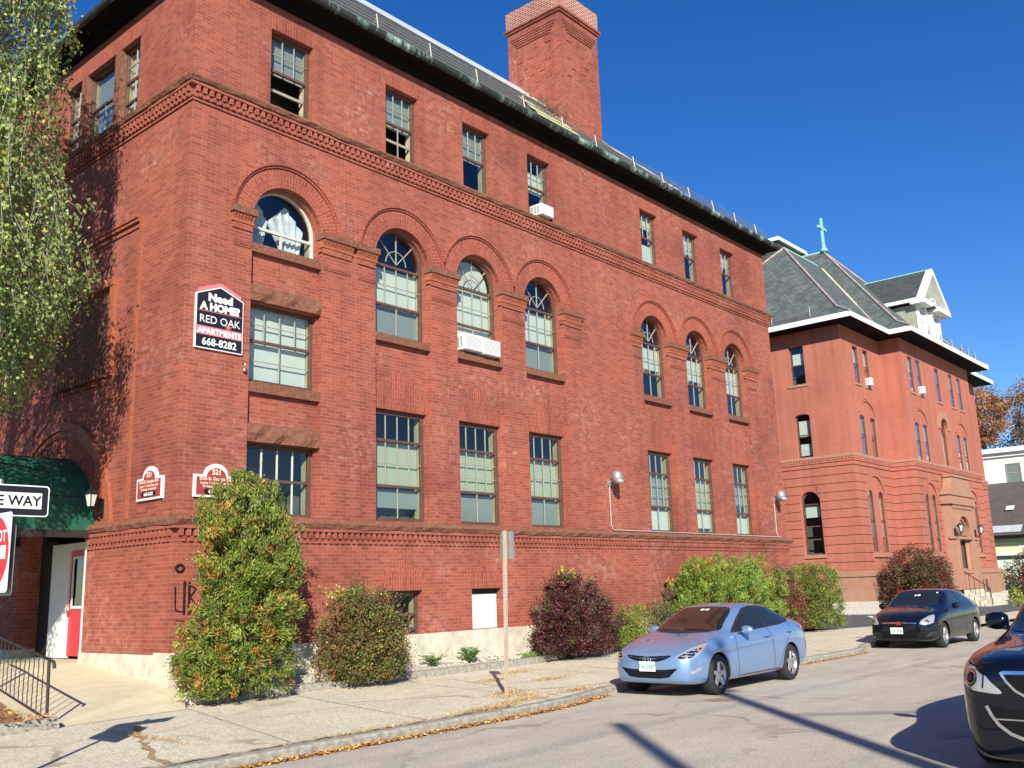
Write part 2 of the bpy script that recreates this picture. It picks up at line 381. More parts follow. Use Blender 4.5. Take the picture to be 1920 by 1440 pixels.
def window(par, T, x0, x1, z0, z1, lights, arch=0, blind=None, fwid=.055, dep=.07, mun='muntin', frame='frame_brown', pane='glass', mw=.016, fan=False, open_=0, jamb=True):
    """one window: frame with rails; children muntins, pane, blind. lights = [(z0,z1,nx,ny)] bottom to top"""
    zs = z1 if not arch else z1-arch
    m = MB(T)
    outer = rect(x0, x1, z0, z1) if not arch else archpoly(x0, x1, z0, zs, 20, arch)
    xi0, xi1 = x0+fwid, x1-fwid
    inner = rect(xi0, xi1, z0+fwid, z1-fwid) if not arch else archpoly(xi0, xi1, z0+fwid, zs, 20, arch-fwid)
    m.prism(outer, 0, dep, [inner])
    for i, (a, b, nx, ny) in enumerate(lights):
        if i: m.box(xi0, xi1, .004, dep-.01, a-.028, a+.028)
    f = m.build('window', frame, par)
    g = MB(T)
    c = (x0+x1)/2; ri = (xi1-xi0)/2
    for a, b, nx, ny in lights:
        top = b
        for k in range(1, nx):
            x = xi0+(xi1-xi0)*k/nx
            if arch and b > zs+.02:
                if fan: continue
                t = (x-c)/ri; top = zs+(arch-fwid)*sqrt(max(0, 1-t*t))
            else: top = b
            g.box(x-mw/2, x+mw/2, .016, .045, a, top-.003)
        for k in range(1, ny):
            z = a+(b-a)*k/ny; g.box(xi0, xi1, .018, .043, z-mw/2, z+mw/2)
        if fan and arch and b > zs+.02:
            R = ri; cz = zs
            for an in (45, 90, 135):
                an = radians(an); p0 = (c, cz-.02); p1 = (c+R*cos(an), cz+(arch-fwid)*sin(an))
                nx_, nz_ = -sin(an)*mw/2, cos(an)*mw/2
                g.prism([(p0[0]-nx_, p0[1]-nz_), (p1[0]-nx_, p1[1]-nz_), (p1[0]+nx_, p1[1]+nz_), (p0[0]+nx_, p0[1]+nz_)], .012, .04)
            g.ring(c, cz, R*.42, R*.42+mw, .02, .042, n=16)
    if g.v: g.build('muntins', mun, f)
    if jamb and par is B:
        j = MB(T); j.box(xi1-.008, xi1+.02, dep+.002, .21, z0+fwid, zs-.02); j.build('inner_jamb', 'jamb_cream', f)
    p = MB(T); zt = z1-fwid*.7 if not arch else zs
    pl = rect(xi0-.01, xi1+.01, z0+fwid*.7, zt) if not arch else archpoly(xi0-.01, xi1+.01, z0+fwid*.7, zs, 20, arch-fwid*.7)
    if open_: pl = rect(xi0-.01, xi1+.01, z0+(z1-z0)*open_, zt)
    p.prism(pl, .030, .034)
    p.build('pane', pane, f)
    if blind:
        for bi, (mat, ba, bb) in enumerate(blind):
            q = MB(T); q.box(xi0+.012, xi1-.02, .13, .135, max(ba, z0+fwid), min(bb, (zs if arch else z1)-.01)); q.build('blind' if mat != 'curtain' else 'curtain', mat, f)
            if arch and bb > zs+.05:
                q = MB(T); q.prism(archpoly(xi0+.02, xi1-.02, zs-.01, zs, 16, arch-fwid-.02)[2:], .13, .135); q.build('blind', mat, f)
    return f
def text(s, size, T, x, z, d, mat, parent, name='lettering', bold=0., sx=1., align='CENTER', ext=.003, shear=0.):
    """words as flat raised letters; T maps local (u, depth, w)"""
    cu = bpy.data.curves.new('txt', 'FONT'); cu.body = s; cu.size = size; cu.align_x = align; cu.extrude = 0; cu.offset = bold; cu.resolution_u = 3; cu.shear = shear
    ob = bpy.data.objects.new('txt', cu); COL.objects.link(ob)
    me = bpy.data.meshes.new_from_object(ob); bpy.data.objects.remove(ob)
    m = MB(T); n = len(me.vertices)
    m.add([(x+v.co.x*sx, d, z+v.co.y) for v in me.vertices], [tuple(p.vertices) for p in me.polygons])
    return m.build(name, mat, parent, recalc=False)
# ================================================================== MAIN BUILDING
B = thing('brick_apartment_building', (0, 0, .3), 'large red brick apartment block with arched windows, square chimney and dark eaves', 'building')
XE, YE = 23.85, 18.0
F0 = FT(0); F12 = FT(.12); L0 = LT(0)
bays = [(1.38, 3.08), (4.54, 6.20), (7.09, 8.71), (9.62, 11.24), (15.05, 16.63), (17.65, 19.19), (20.20, 21.72)]
w3 = [(1.72, 2.78), (4.86, 5.88), (7.42, 8.42), (9.95, 10.93), (15.43, 16.43), (18.0, 18.98), (20.52, 21.53)]
bw = [(4.82, 5.80), (7.34, 8.34), (9.98, 10.98), (15.40, 16.40)]
def bayhole(a, b): r = (b-a)/2; return archpoly(a, b, 3.29, 9.93-r, 28)
# wall faces
m = MB(F0); m.prism(rect(0, XE, 2.78, 14.3), 0, .12, [bayhole(a, b) for a, b in bays] + [rect(a, b, 11.62, 13.37) for a, b in w3])
W1 = m.build('wall', 'brick', B)
hs = []
for i, (a, b) in enumerate(bays):
    r = (b-a)/2
    if i == 0: hs += [rect(a+.05, b-.05, 3.29, 4.66), rect(a+.05, b-.05, 5.84, 7.42), archpoly(a+.04, b-.04, 8.62, 9.93-r, 24)]
    else: hs += [rect(a+.05, b-.05, 3.29, 5.71), archpoly(a+.04, b-.04, 7.38, 9.93-r, 24)]
m = MB(F0); m.prism(rect(.121, XE-.001, 2.782, 14.298), .12, .40, hs + [rect(a, b, 11.62, 13.37) for a, b in w3])
m.build('wall', 'brick', B)
m = MB(F0); m.prism(rect(-.05, XE+.05, .90, 2.78), -.05, .40, [rect(a, b, .95, 1.84) for a, b in bw]); m.build('basement_wall', 'brick', B)
# left facade wall
m = MB(L0); m.prism([(.401, 2.78), (3.1, 2.78), (3.1, 3.1)] + [(4.6-1.5*cos(pi*i/20), 3.1+1.5*sin(pi*i/20)) for i in range(21)][1:] + [(6.1, 2.78), (7.7, 2.78), (7.7, 14.3), (.401, 14.3)], 0, .40,
                    [rect(2.16, 2.96, 11.62, 13.37), rect(3.2, 4.5, 11.62, 13.37), rect(4.74, 5.54, 11.62, 13.37)])
m.build('wall', 'brick', B)
m = MB(L0); m.prism(rect(.002, .401, 2.784, 14.296), -.002, .12); m.build('wall', 'brick', B)
for ya, yb in ((.402, 3.1), (6.1, 7.75)): m = MB(L0); m.prism(rect(ya, yb, .90, 2.78), -.05, .40); m.build('basement_wall', 'brick', B)
# back, far end, entry recess
m = MB(); m.box(XE-.4, XE-.002, .402, YE, 2.784, 14.29); m.box(.3, XE, YE-.3, YE, 1, 14.3); m.box(XE-.4, XE+.04, .402, YE, .94, 2.779); m.build('end_wall', 'brick', B)
m = MB(); m.box(0, .4, 7.72, 17.9, .9, 14.29); m.build('rear_wall', 'brick', B)
m = MB(); m.box(2.6, 2.9, 1.2, 8, .5, 5.5); m.box(.402, 2.6, 5.9, 6.1, .5, 5.5); m.box(.402, 2.6, 3.0, 3.3, .5, 5.5); m.box(.402, 2.6, 3.0, 6.1, 4.7, 4.9); m.build('entry_wall', 'dark_wood_entry_shade', B)  # recess walls coloured near black in place of their deep shade
m = MB(); m.box(.9, XE-.5, 1.15, 1.25, .9, 14.2); m.box(1.0, 1.1, 1.3, 7.5, 5.6, 14.2)
for k in (.45, 3.8, 6.65, 9.1, 11.6, 14.5, 17.1, 19.7, 22.3): m.box(k, k+.08, .41, 1.15, .95, 14.0)
for z in (.6, 3.0, 6.5, 11.2, 14.0): m.box(.45, XE-.5, .41, 1.15, z, z+.15)
m.box(.42, 1.0, .5, 1.6, 5.6, 14); m.box(.42, 1.0, 5.9, 6, 5.6, 14); m.box(.42, 1.0, .5, 6, 10.9, 11.1)
m.build('interior_wall', 'interior', B)
# granite foundation
m = MB(); rr = random.Random(3)
x = -.10
while x < XE:
    L = rr.uniform(1.5, 2.6); x1 = min(x+L, XE+.1)
    zt = .94
    cuts = [(a, b) for a, b in bw[:3] if a < x1 and b > x]
    m.box(x+.006, x1-.006, -.10-rr.uniform(0, .025), .4, .02, zt-.002); x = x1
m.build('foundation', 'plinth_conc', B)
for ya, yb in ((.401, 3.1), (6.1, 7.8)): m = MB(); m.box(-.10, .39, ya, yb, .0, .898); m.build('foundation', 'plinth_conc', B)
# belts with dentils ------------------------------------------------
def belt(z0, hs, proj, stone_h, x0, x1, y1, name):
    """brick dentil band z0..hs then rough stone course"""
    m = MB()
    H = hs-z0
    a, b, c, d = z0+H*.12, z0+H*.34, z0+H*.46, z0+H*.82
    def wrap(p, za, zb, e=0):
        m.box(x0-p, x1+p, -p, 0.002, za, zb); m.box(x0-p, x0+.002, .002, y1, za, zb)
    wrap(proj*.35, z0, a); wrap(proj*.55, a+.02, b); wrap(proj*.55, b, c-.001); wrap(proj*.12, c, d); wrap(proj*1.2, d, hs-.001)
    n = int((x1-x0)/.145)
    for i in range(n):
        xx = x0+.02+i*.145; m.box(xx, xx+.078, -proj*1.05, -proj*.12, c+.002, d-.002)
        m.box(xx+.06, xx+.13, -proj*.85, -proj*.55, b-.05, c-.004)
    n = int(y1/.145)
    for i in range(n):
        yy = .02+i*.145; m.box(x0-proj*1.05, x0-proj*.12, yy, yy+.078, c+.002, d-.002); m.box(x0-proj*.85, x0-proj*.55, yy+.06, yy+.13, b-.05, c-.004)
    return m.build(name, 'brick', B)
belt(2.72, 3.08, .10, .12, 0, XE, 3.1, 'brick_band'); belt(11.08, 11.44, .09, .16, 0, XE, 7.7, 'brick_band')
def rough_course(z0, z1, pr, x0, x1, y0, y1, name, seed):
    """long rock-faced stones along both facades"""
    q = random.Random(seed); m = MB()
    def stone(a, b, side):
        n = max(2, int((b-a)/.22)); vs = []
        for i in range(n+1):
            t = a+(b-a)*i/n; e = 0 if i in (0, n) else 1
            for k, (zz, dd) in enumerate(((z0, .004), (z0+.004, pr), (z0+(z1-z0)*.45, pr+.035), (z1-.015, pr*.75), (z1, .004))):
                dd += q.uniform(-.012, .02)*(k in (1, 2, 3))
                z_ = zz+(q.uniform(-.015, .012) if k in (1,) else 0)
                vs.append((t, -dd, z_) if side == 'F' else (-dd, t, z_))
        fs = [(i*5+k, i*5+k+1, i*5+k+6, i*5+k+5) for i in range(n) for k in range(4)]
        m.add(vs, fs); m.add(vs[:5], [(0, 1, 2, 3, 4)]); m.add(vs[-5:], [(0, 1, 2, 3, 4)])
    x = x0-pr
    while x < x1: L = min(q.uniform(1.5, 2.3), x1+pr-x); stone(x, x+L-.006, 'F'); x += L
    y = y0-pr
    while y < y1: L = min(q.uniform(1.4, 2.0), y1-y); stone(y, y+L-.006, 'L'); y += L
    return m.build(name, 'brownstone', B)
rough_course(3.082, 3.27, .13, 0, XE, 0, 3.14, 'stone_course', 1); rough_course(11.442, 11.61, .13, 0, XE, 0, 7.7, 'stone_course', 2)
# hood mouldings, radial arches, springer caps ---------------------------------
for i, (a, b) in enumerate(bays):
    c = (a+b)/2; r = (b-a)/2; zs = 9.93-r
    MB(F0).ring(c, zs, r+.002, r+.40, -.006, .05, n=40).build('brick_arch', 'brick_arch', B)
    MB(F0).ring(c, zs, r+.41, r+.455, -.035, .05, n=40).ring(c, zs, r+.456, r+.50, -.065, .05, n=40).build('hood_moulding', 'brick_arch', B)
    # sills
    if i == 0:
        m = MB(F0); m.box(a-.0, b+.0, .02, .2, 8.42, 8.60); m.build('sill', 'brownstone', B); m = MB(F0); m.box(a, b, .02, .2, 5.62, 5.82); m.build('sill', 'brownstone', B)
        for z0_, z1_, pr in ((7.43, 7.80, .015), (4.67, 5.05, .02)):
            g = MB(F0); n = 9; q = random.Random(i+int(z0_*10)); vs = []
            for k in range(n+1):
                t = a+.001+(b-a-.002)*k/n
                for zz, dd in ((z0_, .13), (z0_, pr+q.uniform(-.03, .02)), (z0_+.16, pr-.03+q.uniform(-.03, .03)), (z1_-.05, pr+.01+q.uniform(-.02, .03)), (z1_, .13)): vs.append((t, dd, zz))
            g.add(vs, [(k*5+j, k*5+j+1, k*5+j+6, k*5+j+5) for k in range(n) for j in range(4)]); g.build('lintel', 'brownstone', B)
    else:
        m = MB(F0); m.box(a, b+.0, .0, .2, 7.19, 7.36); m.build('sill', 'brownstone', B)
        # stepped jack arch between floors (vertical bricks)
        m = MB(F0); m.swap = True; w = b-a
        m.prism([(a+.002, 5.712), (b-.002, 5.712), (b-.002, 6.14), (c+w*.28, 6.14), (c+w*.17, 6.55), (c-w*.17, 6.55), (c-w*.28, 6.14), (a+.002, 6.14)], .114, .125); m.build('jack_arch', 'brick_arch', B)
for i, (a, b) in enumerate(w3):
    m = MB(F0); m.swap = True; m.prism([(a-.02, 13.372), (b+.02, 13.372), (b+.08, 13.64), (a-.08, 13.64)], -.005, .05); m.build('jack_arch', 'brick_arch', B)
for i, (a, b) in enumerate(bw):
    c = (a+b)/2
    m = MB(F0); m.swap = True; m.prism([(a-.0, 1.842), (b+.0, 1.842), (b+.13, 2.26), (c+.2, 2.26), (c+.22, 2.48), (c-.22, 2.48), (c-.2, 2.26), (a-.13, 2.26)], -.055, .0); m.build('jack_arch', 'brick_arch', B)
caps = [(.92, 1.38), (3.08, 3.86), (4.02, 4.54), (6.20, 7.09), (8.71, 9.62), (11.24, 12.0), (14.55, 15.05), (16.63, 17.65), (19.19, 20.20), (21.72, 22.5)]
for a, b in caps:
    m = MB(F0); p = .09
    m.box(a-.05, b+.05, -p-.03, .16, 9.08, 9.22); m.build('springer_cap', 'brownstone', B)
    m = MB(F0)
    n = int((b-a)/.06)
    m.box(a-.02, b+.02, -p*.55, .15, 8.90, 9.078)
    for k in range(n): xx = a-.02+(b-a+.04)*(k+.1)/n; m.hexa([(xx, -p*.5, 8.94), (xx+.042, -p*.5, 8.94), (xx+.042, -p*.2, 8.94), (xx, -p*.2, 8.94), (xx-.0, -p-.01, 9.06), (xx+.046, -p-.01, 9.06), (xx+.046, -p*.3, 9.06), (xx, -p*.3, 9.06)])
    m.box(a, b, -.03, .14, 8.78, 8.82); m.build('capital', 'terracotta', B)
    m = MB(F0); m.box(a+.01, b-.01, -.03, .13, 8.82, 8.898); m.build('brick_moulding', 'brick', B); m = MB(F0); m.box(a+.03, b-.03, -.018, .13, 8.44, 8.477); m.box(a+.03, b-.03, -.03, .131, 8.476, 8.51); m.build('brick_moulding', 'brick', B)
# windows ----------------------------------------------------------------------
WT = FT(.22)
bl3 = [[('blind_grey', 12.5, 13.4)], [('blind_grey', 12.45, 13.4)], [('blind_grey', 12.5, 13.4)], [('blind_white', 12.4, 13.0)], [('blind_white', 11.6, 12.35), ('blind_white', 12.9, 13.3)], [('curtain', 12.7, 13.4)], [('curtain', 12.8, 13.4)]]
for i, (a, b) in enumerate(w3):
    o = window(B, FT(.13), a+.01, b-.01, 11.63, 13.36, [(11.69, 12.52, 1 if i != 1 else 2, 1), (12.52, 13.3, 3, 2)], blind=bl3[i], open_=(.0 if i not in (0, 1) else .5), fwid=.075)
    if i in (0, 1):
        g = MB(FT(.14)); g.box(a+.06, b-.06, .05, .09, 12.08, 12.14); g.box(a+.06, a+.1, .05, .09, 12.1, 12.55); g.box(b-.1, b-.06, .05, .09, 12.1, 12.55); g.build('raised_sash', 'muntin', o)
for i, (a, b) in enumerate(bays):
    r = (b-a)/2; zs = 9.93-r
    if i == 0:
        window(B, WT, a+.06, b-.06, 3.29, 4.65, [(3.35, 3.98, 4, 1), (3.98, 4.6, 4, 1)], mun='muntin_white', mw=.03, blind=None, fwid=.07)
        window(B, WT, a+.06, b-.06, 5.85, 7.41, [(5.9, 6.68, 2, 2), (6.68, 7.36, 4, 2)], blind=[('blind_white', 5.9, 7.4)], fwid=.06)
        o = window(B, FT(.24), a+.05, b-.05, 8.63, 9.92, [(8.69, 9.02, 2, 1), (9.02, 9.9, 1, 1)], arch=r-.05, mun='muntin_white', frame='muntin_white', mw=.05, fwid=.06)
        m = MB(FT(.30)); q = random.Random(4)
        for s0, s1, t0, t1 in ((a+.12, a+.5, a+.05, a+.62), (b-.75, b-.30, b-1.1, b-.2)):
            n = 14; vs = []
            for k in range(n+1):
                u = k/n; vs += [(t0+(t1-t0)*u, .12+.03*sin(k*2.2), zs+.45*(1-abs(2*u-1))+.2), (s0+(s1-s0)*u, .12+.03*sin(k*2.2), 8.7)]
            m.add(vs, [(2*k, 2*k+2, 2*k+3, 2*k+1) for k in range(n)])
        m.build('curtain', 'curtain', o, recalc=False)
    else:
        lo = [('blind_cream', 4.1, 5.02), ('blind_grey', 3.6 if i == 1 else 3.33, 4.0)]
        if i == 4: lo = [('blind_white', 3.3, 3.98), ('blind_grey', 4.1, 5.0)]
        if i == 5: lo = [('blind_cream', 4.1, 5.02), ('blind_white', 3.5, 4.0)]
        if i == 6: lo = [('blind_white', 3.33, 3.9), ('blind_grey', 4.3, 5.0)]
        window(B, FT(.22), a+.055, b-.055, 3.29, 5.70, [(3.35, 4.06, 2, 1), (4.06, 5.05, 4, 2 if i in (1, 3) else 3), (5.05, 5.64, 4, 1)], blind=lo, fwid=.085)
        up = [('blind_white', 8.15, 9.0), ('blind_grey', 7.42, 8.1)]
        if i == 2: up = [('blind_white', 7.42, 9.4)]
        if i in (4, 5, 6): up = [('blind_white', 8.3, 8.98)] if i != 6 else [('blind_white', 8.2, 8.98)]
        window(B, WT, a+.05, b-.05, 7.37, 9.92, [(7.43, 8.12, 2, 1), (8.12, zs-.06, 4, 2), (zs-.06, 9.9, 1, 1)], arch=r-.05, blind=up, fan=True, fwid=.075)
# basement windows
window(B, FT(.10), bw[0][0], bw[0][1], .72, 1.83, [(.8, 1.05, 1, 1), (1.05, 1.35, 1, 1), (1.35, 1.8, 1, 1)], fwid=.06)
m = MB(F0); a, b = bw[1]; m.box(a, b, .12, .16, .94, 1.72); o = m.build('basement_panel', 'white_paint', B)
m = MB(F0); m.box(a, b, .1, .2, 1.72, 1.84); m.build('panel_head', 'dark_wood_entry_shade', B)
for a, b in bw[2:]: m = MB(F0); m.box(a, b, .12, .18, .94, 1.84); m.build('basement_panel', 'frame_brown', B)
# left facade windows (trio)
tri = [(2.16, 2.96), (3.2, 4.5), (4.74, 5.54)]
for i, (a, b) in enumerate(tri):
    window(B, LT(.12), a, b, 11.63, 13.36, [(11.69, 12.1 if i != 1 else 12.5, 2, 1), (12.1 if i != 1 else 12.5, 12.6 if i != 1 else 13.3, 2 if i != 1 else 1, 1)] + ([(12.6, 13.3, 2, 2)] if i != 1 else []), blind=[('curtain', 11.9, 13.35)] if i != 1 else [('blind_grey', 11.8, 13.3)], fwid=.05)
for ya, yb in ((2.95, 3.21), (4.49, 4.75)):
    m = MB(L0); m.box(ya, yb, -.012, .17, 11.613, 13.366); m.build('mullion', 'brownstone', B)
m = MB(L0); m.swap = True; m.box(2.05, 5.65, -.006, .05, 13.372, 13.66); m.build('jack_arch', 'brick_arch', B)
m = MB(L0); m.box(1.66, 1.76, -.025, .02, 3.28, 9.25); m.box(1.76, 5.95, -.05, .02, 9.13, 9.2); m.box(1.76, 5.95, -.08, .02, 9.2, 9.26); m.box(1.76, 5.95, -.03, .02, 9.0, 9.05); m.box(5.95, 6.05, -.025, .02, 3.28, 9.25); m.build('terracotta_trim', 'terracotta', B)
# carved panel
m = MB(L0); m.box(2.75, 4.95, -.03, .02, 6.42, 7.9); m.build('carved_panel', 'brownstone', B)
m = MB(L0); m.box(2.55, 2.72, -.08, .02, 6.15, 8.0); m.box(4.98, 5.15, -.08, .02, 6.15, 8.0); m.box(2.55, 5.15, -.1, .02, 8.0, 8.15); m.build('panel_frame', 'terracotta', B)
m = MB(L0); m.box(2.75, 4.95, -.06, .02, 6.30, 6.40)
for k in range(15):
    y = 2.76+k*.147; m.box(y, y+.09, -.12, .02, 6.14, 6.30); m.box(y+.02, y+.07, -.08, .02, 6.02, 6.10)
m.build('panel_dentils', 'brownstone', B)
# entry arch
MB(L0).ring(4.6, 3.1, 1.5, 2.06, -.004, .08, n=48).build('brick_arch', 'brick_arch', B)
MB(L0).ring(4.6, 3.1, 2.065, 2.2, -.03, .08, n=48).ring(4.6, 3.1, 2.2, 2.36, -.07, .08, n=48).build('hood_moulding', 'terracotta', B)
# eaves, gutter, roof ----------------------------------------------------------
O = .45
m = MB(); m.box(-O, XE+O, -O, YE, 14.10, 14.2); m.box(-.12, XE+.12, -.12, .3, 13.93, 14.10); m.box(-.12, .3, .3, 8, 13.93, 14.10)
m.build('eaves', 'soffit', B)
m = MB(); m.tube([(-O-.05, -O, 14.22), (XE+O+.05, -O, 14.22)], .10, 12); m.tube([(-O, -O-.02, 14.22), (-O, 8.3, 14.22)], .10, 12); m.tube([(XE+O, -O, 14.22), (XE+O, 10, 14.22)], .09, 10); m.build('gutter', 'copper', B)
m = MB(); s = 1.19
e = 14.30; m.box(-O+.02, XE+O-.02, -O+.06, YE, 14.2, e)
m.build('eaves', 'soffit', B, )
def plane(x, y): return e+(y+.4)*s
m = MB()
m.add([(.2, -.38, e+.02), (18.5, -.38, e+.02), (14.3, .57, plane(0, .57)), (11.6, 1.05, plane(0, 1.05)), (-.38+1.45, 1.05, plane(0, 1.05))], [(0, 1, 2, 3, 4)])
m.add([(.2, -.38, e+.02), (-.38+1.45, 1.05, plane(0, 1.05)), (-.38+1.45, 8, plane(0, 1.05)), (-.38, 8, e+.02), (-.38, -.38, e+.02)], [(4, 0, 1), (4, 1, 2, 3)])
m.add([(11.6, 1.05, plane(0, 1.05)), (14.3, .57, plane(0, .57)), (18.5, -.38, e+.02), (18.5, 6, e+.02), (11.6, 6, plane(0, 1.05))], [(0, 1, 2, 3, 4)])
m.add([(18.4, -.38, e+.02), (XE+.4, -.38, e+.02), (XE-4, 6, e+2.2), (18.4, 6, e+2.2)], [(0, 1, 2, 3)]); m.add([(XE+.4, -.38, e+.02), (XE+.4, 12, e+.02), (XE-4, 8, e+2.2), (XE-4, 6, e+2.2)], [(0, 1, 2, 3)])
R_ = m.build('roof', 'slate_dark', B, recalc=False)
m = MB(); m.add([(1.07, 1.05, plane(0, 1.05)+.01), (11.6, 1.05, plane(0, 1.05)+.01), (11.6, 1.5, plane(0, 1.5)), (1.5, 1.5, plane(0, 1.5))], [(0, 1, 2, 3)])
m.box(1.5, 12, 1.5, 8, 14.3, plane(0, 1.5)-.02)
m.tube([(11.6, 1.05, plane(0, 1.05)+.02), (14.3, .57, plane(0, .57)+.02), (18.5, -.38, e+.04)], .035, 6)
m.build('roof_flashing', 'metal_strip', R_, recalc=False)
# cricket behind chimney
m = MB(); m.add([(10.2, -.30, 14.50), (12.1, -.30, 14.50), (12.1, .45, 15.36), (10.2, .45, 15.36)], [(0, 1, 2, 3)]); m.build('cricket_flashing', 'yellow_flash', R_, recalc=False)
# snow guard
for k, x in enumerate([.3, 2.3, 4.4, 6.1, 7.75, 9.6, 11.3, 12.9, 14.9, 16.55, 18.2, 19.8, 21.4, 23.0]):
    m = MB(); m.tube([(x, -.30, 14.3), (x, -.22, 14.86)], .022, 6); m.tube([(x, .1, 14.45), (x, -.24, 14.8)], .014, 5); m.build('guard_post', 'rail_metal', R_)
m = MB()
for j in range(5): m.tube([(.3, -.28+j*.016, 14.42+j*.095), (23.9, -.28+j*.016, 14.42+j*.095)], .012, 5)
m.build('guard_rails', 'rail_metal', R_)
# chimney
cx0, cx1, cy0, cy1 = 12.10, 14.05, .30, 2.35
CH = MB().box(cx0, cx1, cy0, cy1, 14.2, 18.86).build('chimney', 'brick', B)
m = MB(); m.box(cx0-.05, cx1+.05, cy0-.05, cy1+.05, 18.86, 18.93); m.box(cx0-.09, cx1+.09, cy0-.09, cy1+.09, 18.93, 19.0); m.build('chimney_moulding', 'brick', CH)
m = MB(); m.box(cx0-.03, cx1+.03, cy0-.03, cy1+.03, 19.0, 19.62); m.build('chimney_cap', 'brick_cap', CH)
m = MB()
for j in range(5): z = 18.62-j*.085; e2 = .06*j*0+.12+j*.06; m.box(cx0+e2, cx1-e2, cy0-.028, cy0+.01, z, z+.05); m.box(cx0-.028, cx0+.01, cy0+e2, cy1-e2, z, z+.05)
m.build('chimney_moulding', 'brick', CH)
# basket-weave panels
m = MB(); m.swap = True; m2 = MB(); q = random.Random(8)
for row in range(5):
    for c in range(6):
        if (row+c) % 2 == 0 and q.random() < .85:
            x = cx0+.30+c*.225; z = 16.85+row*.29; m.box(x, x+.21, cy0-.012-q.random()*.012, cy0+.01, z, z+.2)
            y = cy0+.35+c*.225; m.box(cx0-.012-q.random()*.012, cx0+.01, y, y+.21, z, z+.2)
m.build('woven_brick', 'brick_arch', CH)
# nest of twigs beside the chimney
m = MB(); q = random.Random(5)
for k in range(140):
    p = Vector((11.3+q.gauss(0, .45), .15+q.gauss(0, .12), 15.15+q.gauss(0, .1))); d = Vector((q.gauss(0, 1), q.gauss(0, 1), q.gauss(0.5, .8))).normalized()*.22
    m.tube([p-d, p+d], .006, 3, cap=False)
tag(m.build('dead_twigs', 'bark'), 'tangle of dead grey twigs caught behind the roof guard beside the chimney', 'twigs')
# rear hip roof with finial
RW = thing('rear_wing', (4, 14, .3), 'slate hip roofed rear wing with copper ridge, seen behind the weeping birch', 'building')
m = MB(); m.box(.45, 9, 18.3, 22, .3, 14.5); m.build('wall', 'brick', RW)
m = MB(); b0 = [(-.3, 9.2, 14.32), (8, 9.2, 14.32), (8, 22, 14.32), (-.3, 22, 14.32)]; t0, t1 = (2.6, 13.7, 19.5), (2.6, 21, 19.9)
m.add(b0+[t0, t1], [(0, 1, 4), (1, 2, 5, 4), (2, 3, 5), (3, 0, 4, 5)]); rf = m.build('roof', 'slate', RW)
m = MB(); m.tube([t0, t1], .07, 6); m.tube([b0[0], t0], .05, 6); m.tube([t0, (2.6, 13.7, 21.3)], [.13, .02], 6); m.build('copper_ridge', 'verdigris', rf)
# awning ------------------------------------------------------------------------
AW = thing('entrance_awning', (0, 4.6, 3.1), 'dark green barrel vaulted canopy projecting from the arched side entrance', 'awning')
m = MB(); n = 22; ra = 1.66; vs = []
for i in range(n+1):
    a = pi*i/n
    for x in (.0, -3.6): vs.append((x, 4.6-ra*cos(a), 3.15+ra*sin(a)*.94))
m.add(vs, [(2*i, 2*i+1, 2*i+3, 2*i+2) for i in range(n)]); m.build('canvas', 'awning_green', AW, recalc=False)
m = MB()
for i in range(0, n+1, 3):
    a = pi*i/n; m.tube([(.0, 4.6-(ra+.006)*cos(a), 3.15+(ra+.006)*sin(a)*.94), (-3.6, 4.6-(ra+.006)*cos(a), 3.15+(ra+.006)*sin(a)*.94)], .009, 4)
m.build('seam', 'black_iron', AW)
m = MB(); m.box(-3.6, -.02, 2.90, 2.98, 3.02, 3.15); m.box(-3.6, -.02, 6.22, 6.30, 3.02, 3.15); m.box(-3.6, -3.5, 2.95, 6.25, 3.0, 3.13)
for y in (2.96, 6.24): m.tube([(-3.5, y, .2), (-3.5, y, 3.05)], .04, 8)
m.build('frame', 'black_iron', AW)
m = MB(); m.box(-3.4, -.9, 3.6, 5.6, 3.18, 3.24); m.build('ceiling_panel', 'muntin', AW)
# entrance door
m = MB(LT(.30)); m.box(4.55, 5.35, 0, .1, .74, 3.0); m.box(3.305, 3.72, 0, .1, .74, 3.0); m.box(3.72, 4.55, 0, .1, 2.86, 3.0); DF = m.build('door_frame', 'white_paint', B)
m = MB(LT(.34)); m.prism(rect(3.72, 4.55, .78, 2.86), 0, .05, [rect(3.88, 4.40, 1.75, 2.68)]); DR = m.build('door', 'door_red', DF)
m = MB(LT(.33)); m.box(3.88, 4.4, .02, .03, .92, 1.55); m.build('door_panel', 'door_red', DR)
m = MB(LT(.34)); m.box(3.88, 4.40, .02, .03, 1.75, 2.68); m.build('door_glass', 'glass_dark', DR)
m = MB(LT(.33)); m.box(3.83, 3.88, -.005, .03, 1.70, 2.73); m.box(4.40, 4.45, -.005, .03, 1.70, 2.73); m.box(3.88, 4.4, -.005, .03, 1.70, 1.75); m.box(3.88, 4.4, -.005, .03, 2.68, 2.73); m.build('door_glass_frame', 'white_paint', DR)
m = MB(LT(.25)); m.tube([(4.47, 0, 1.72), (4.47, 0, 1.6)], .02, 6); m.build('handle', 'grey_metal', DR)
m = MB(); m.box(-.03, .1, 3.10, 3.22, .72, 3.0); m.build('door_trim', 'white_paint', B)
m = MB(); m.box(.62, .68, 5.6, 5.85, 1.85, 2.6); m.box(.4, 1.6, 5.36, 5.9, .5, 3.1); m.build('entry_wall', 'dark_wood_entry_shade', B)  # dark colour carries the shade inside the entry here too
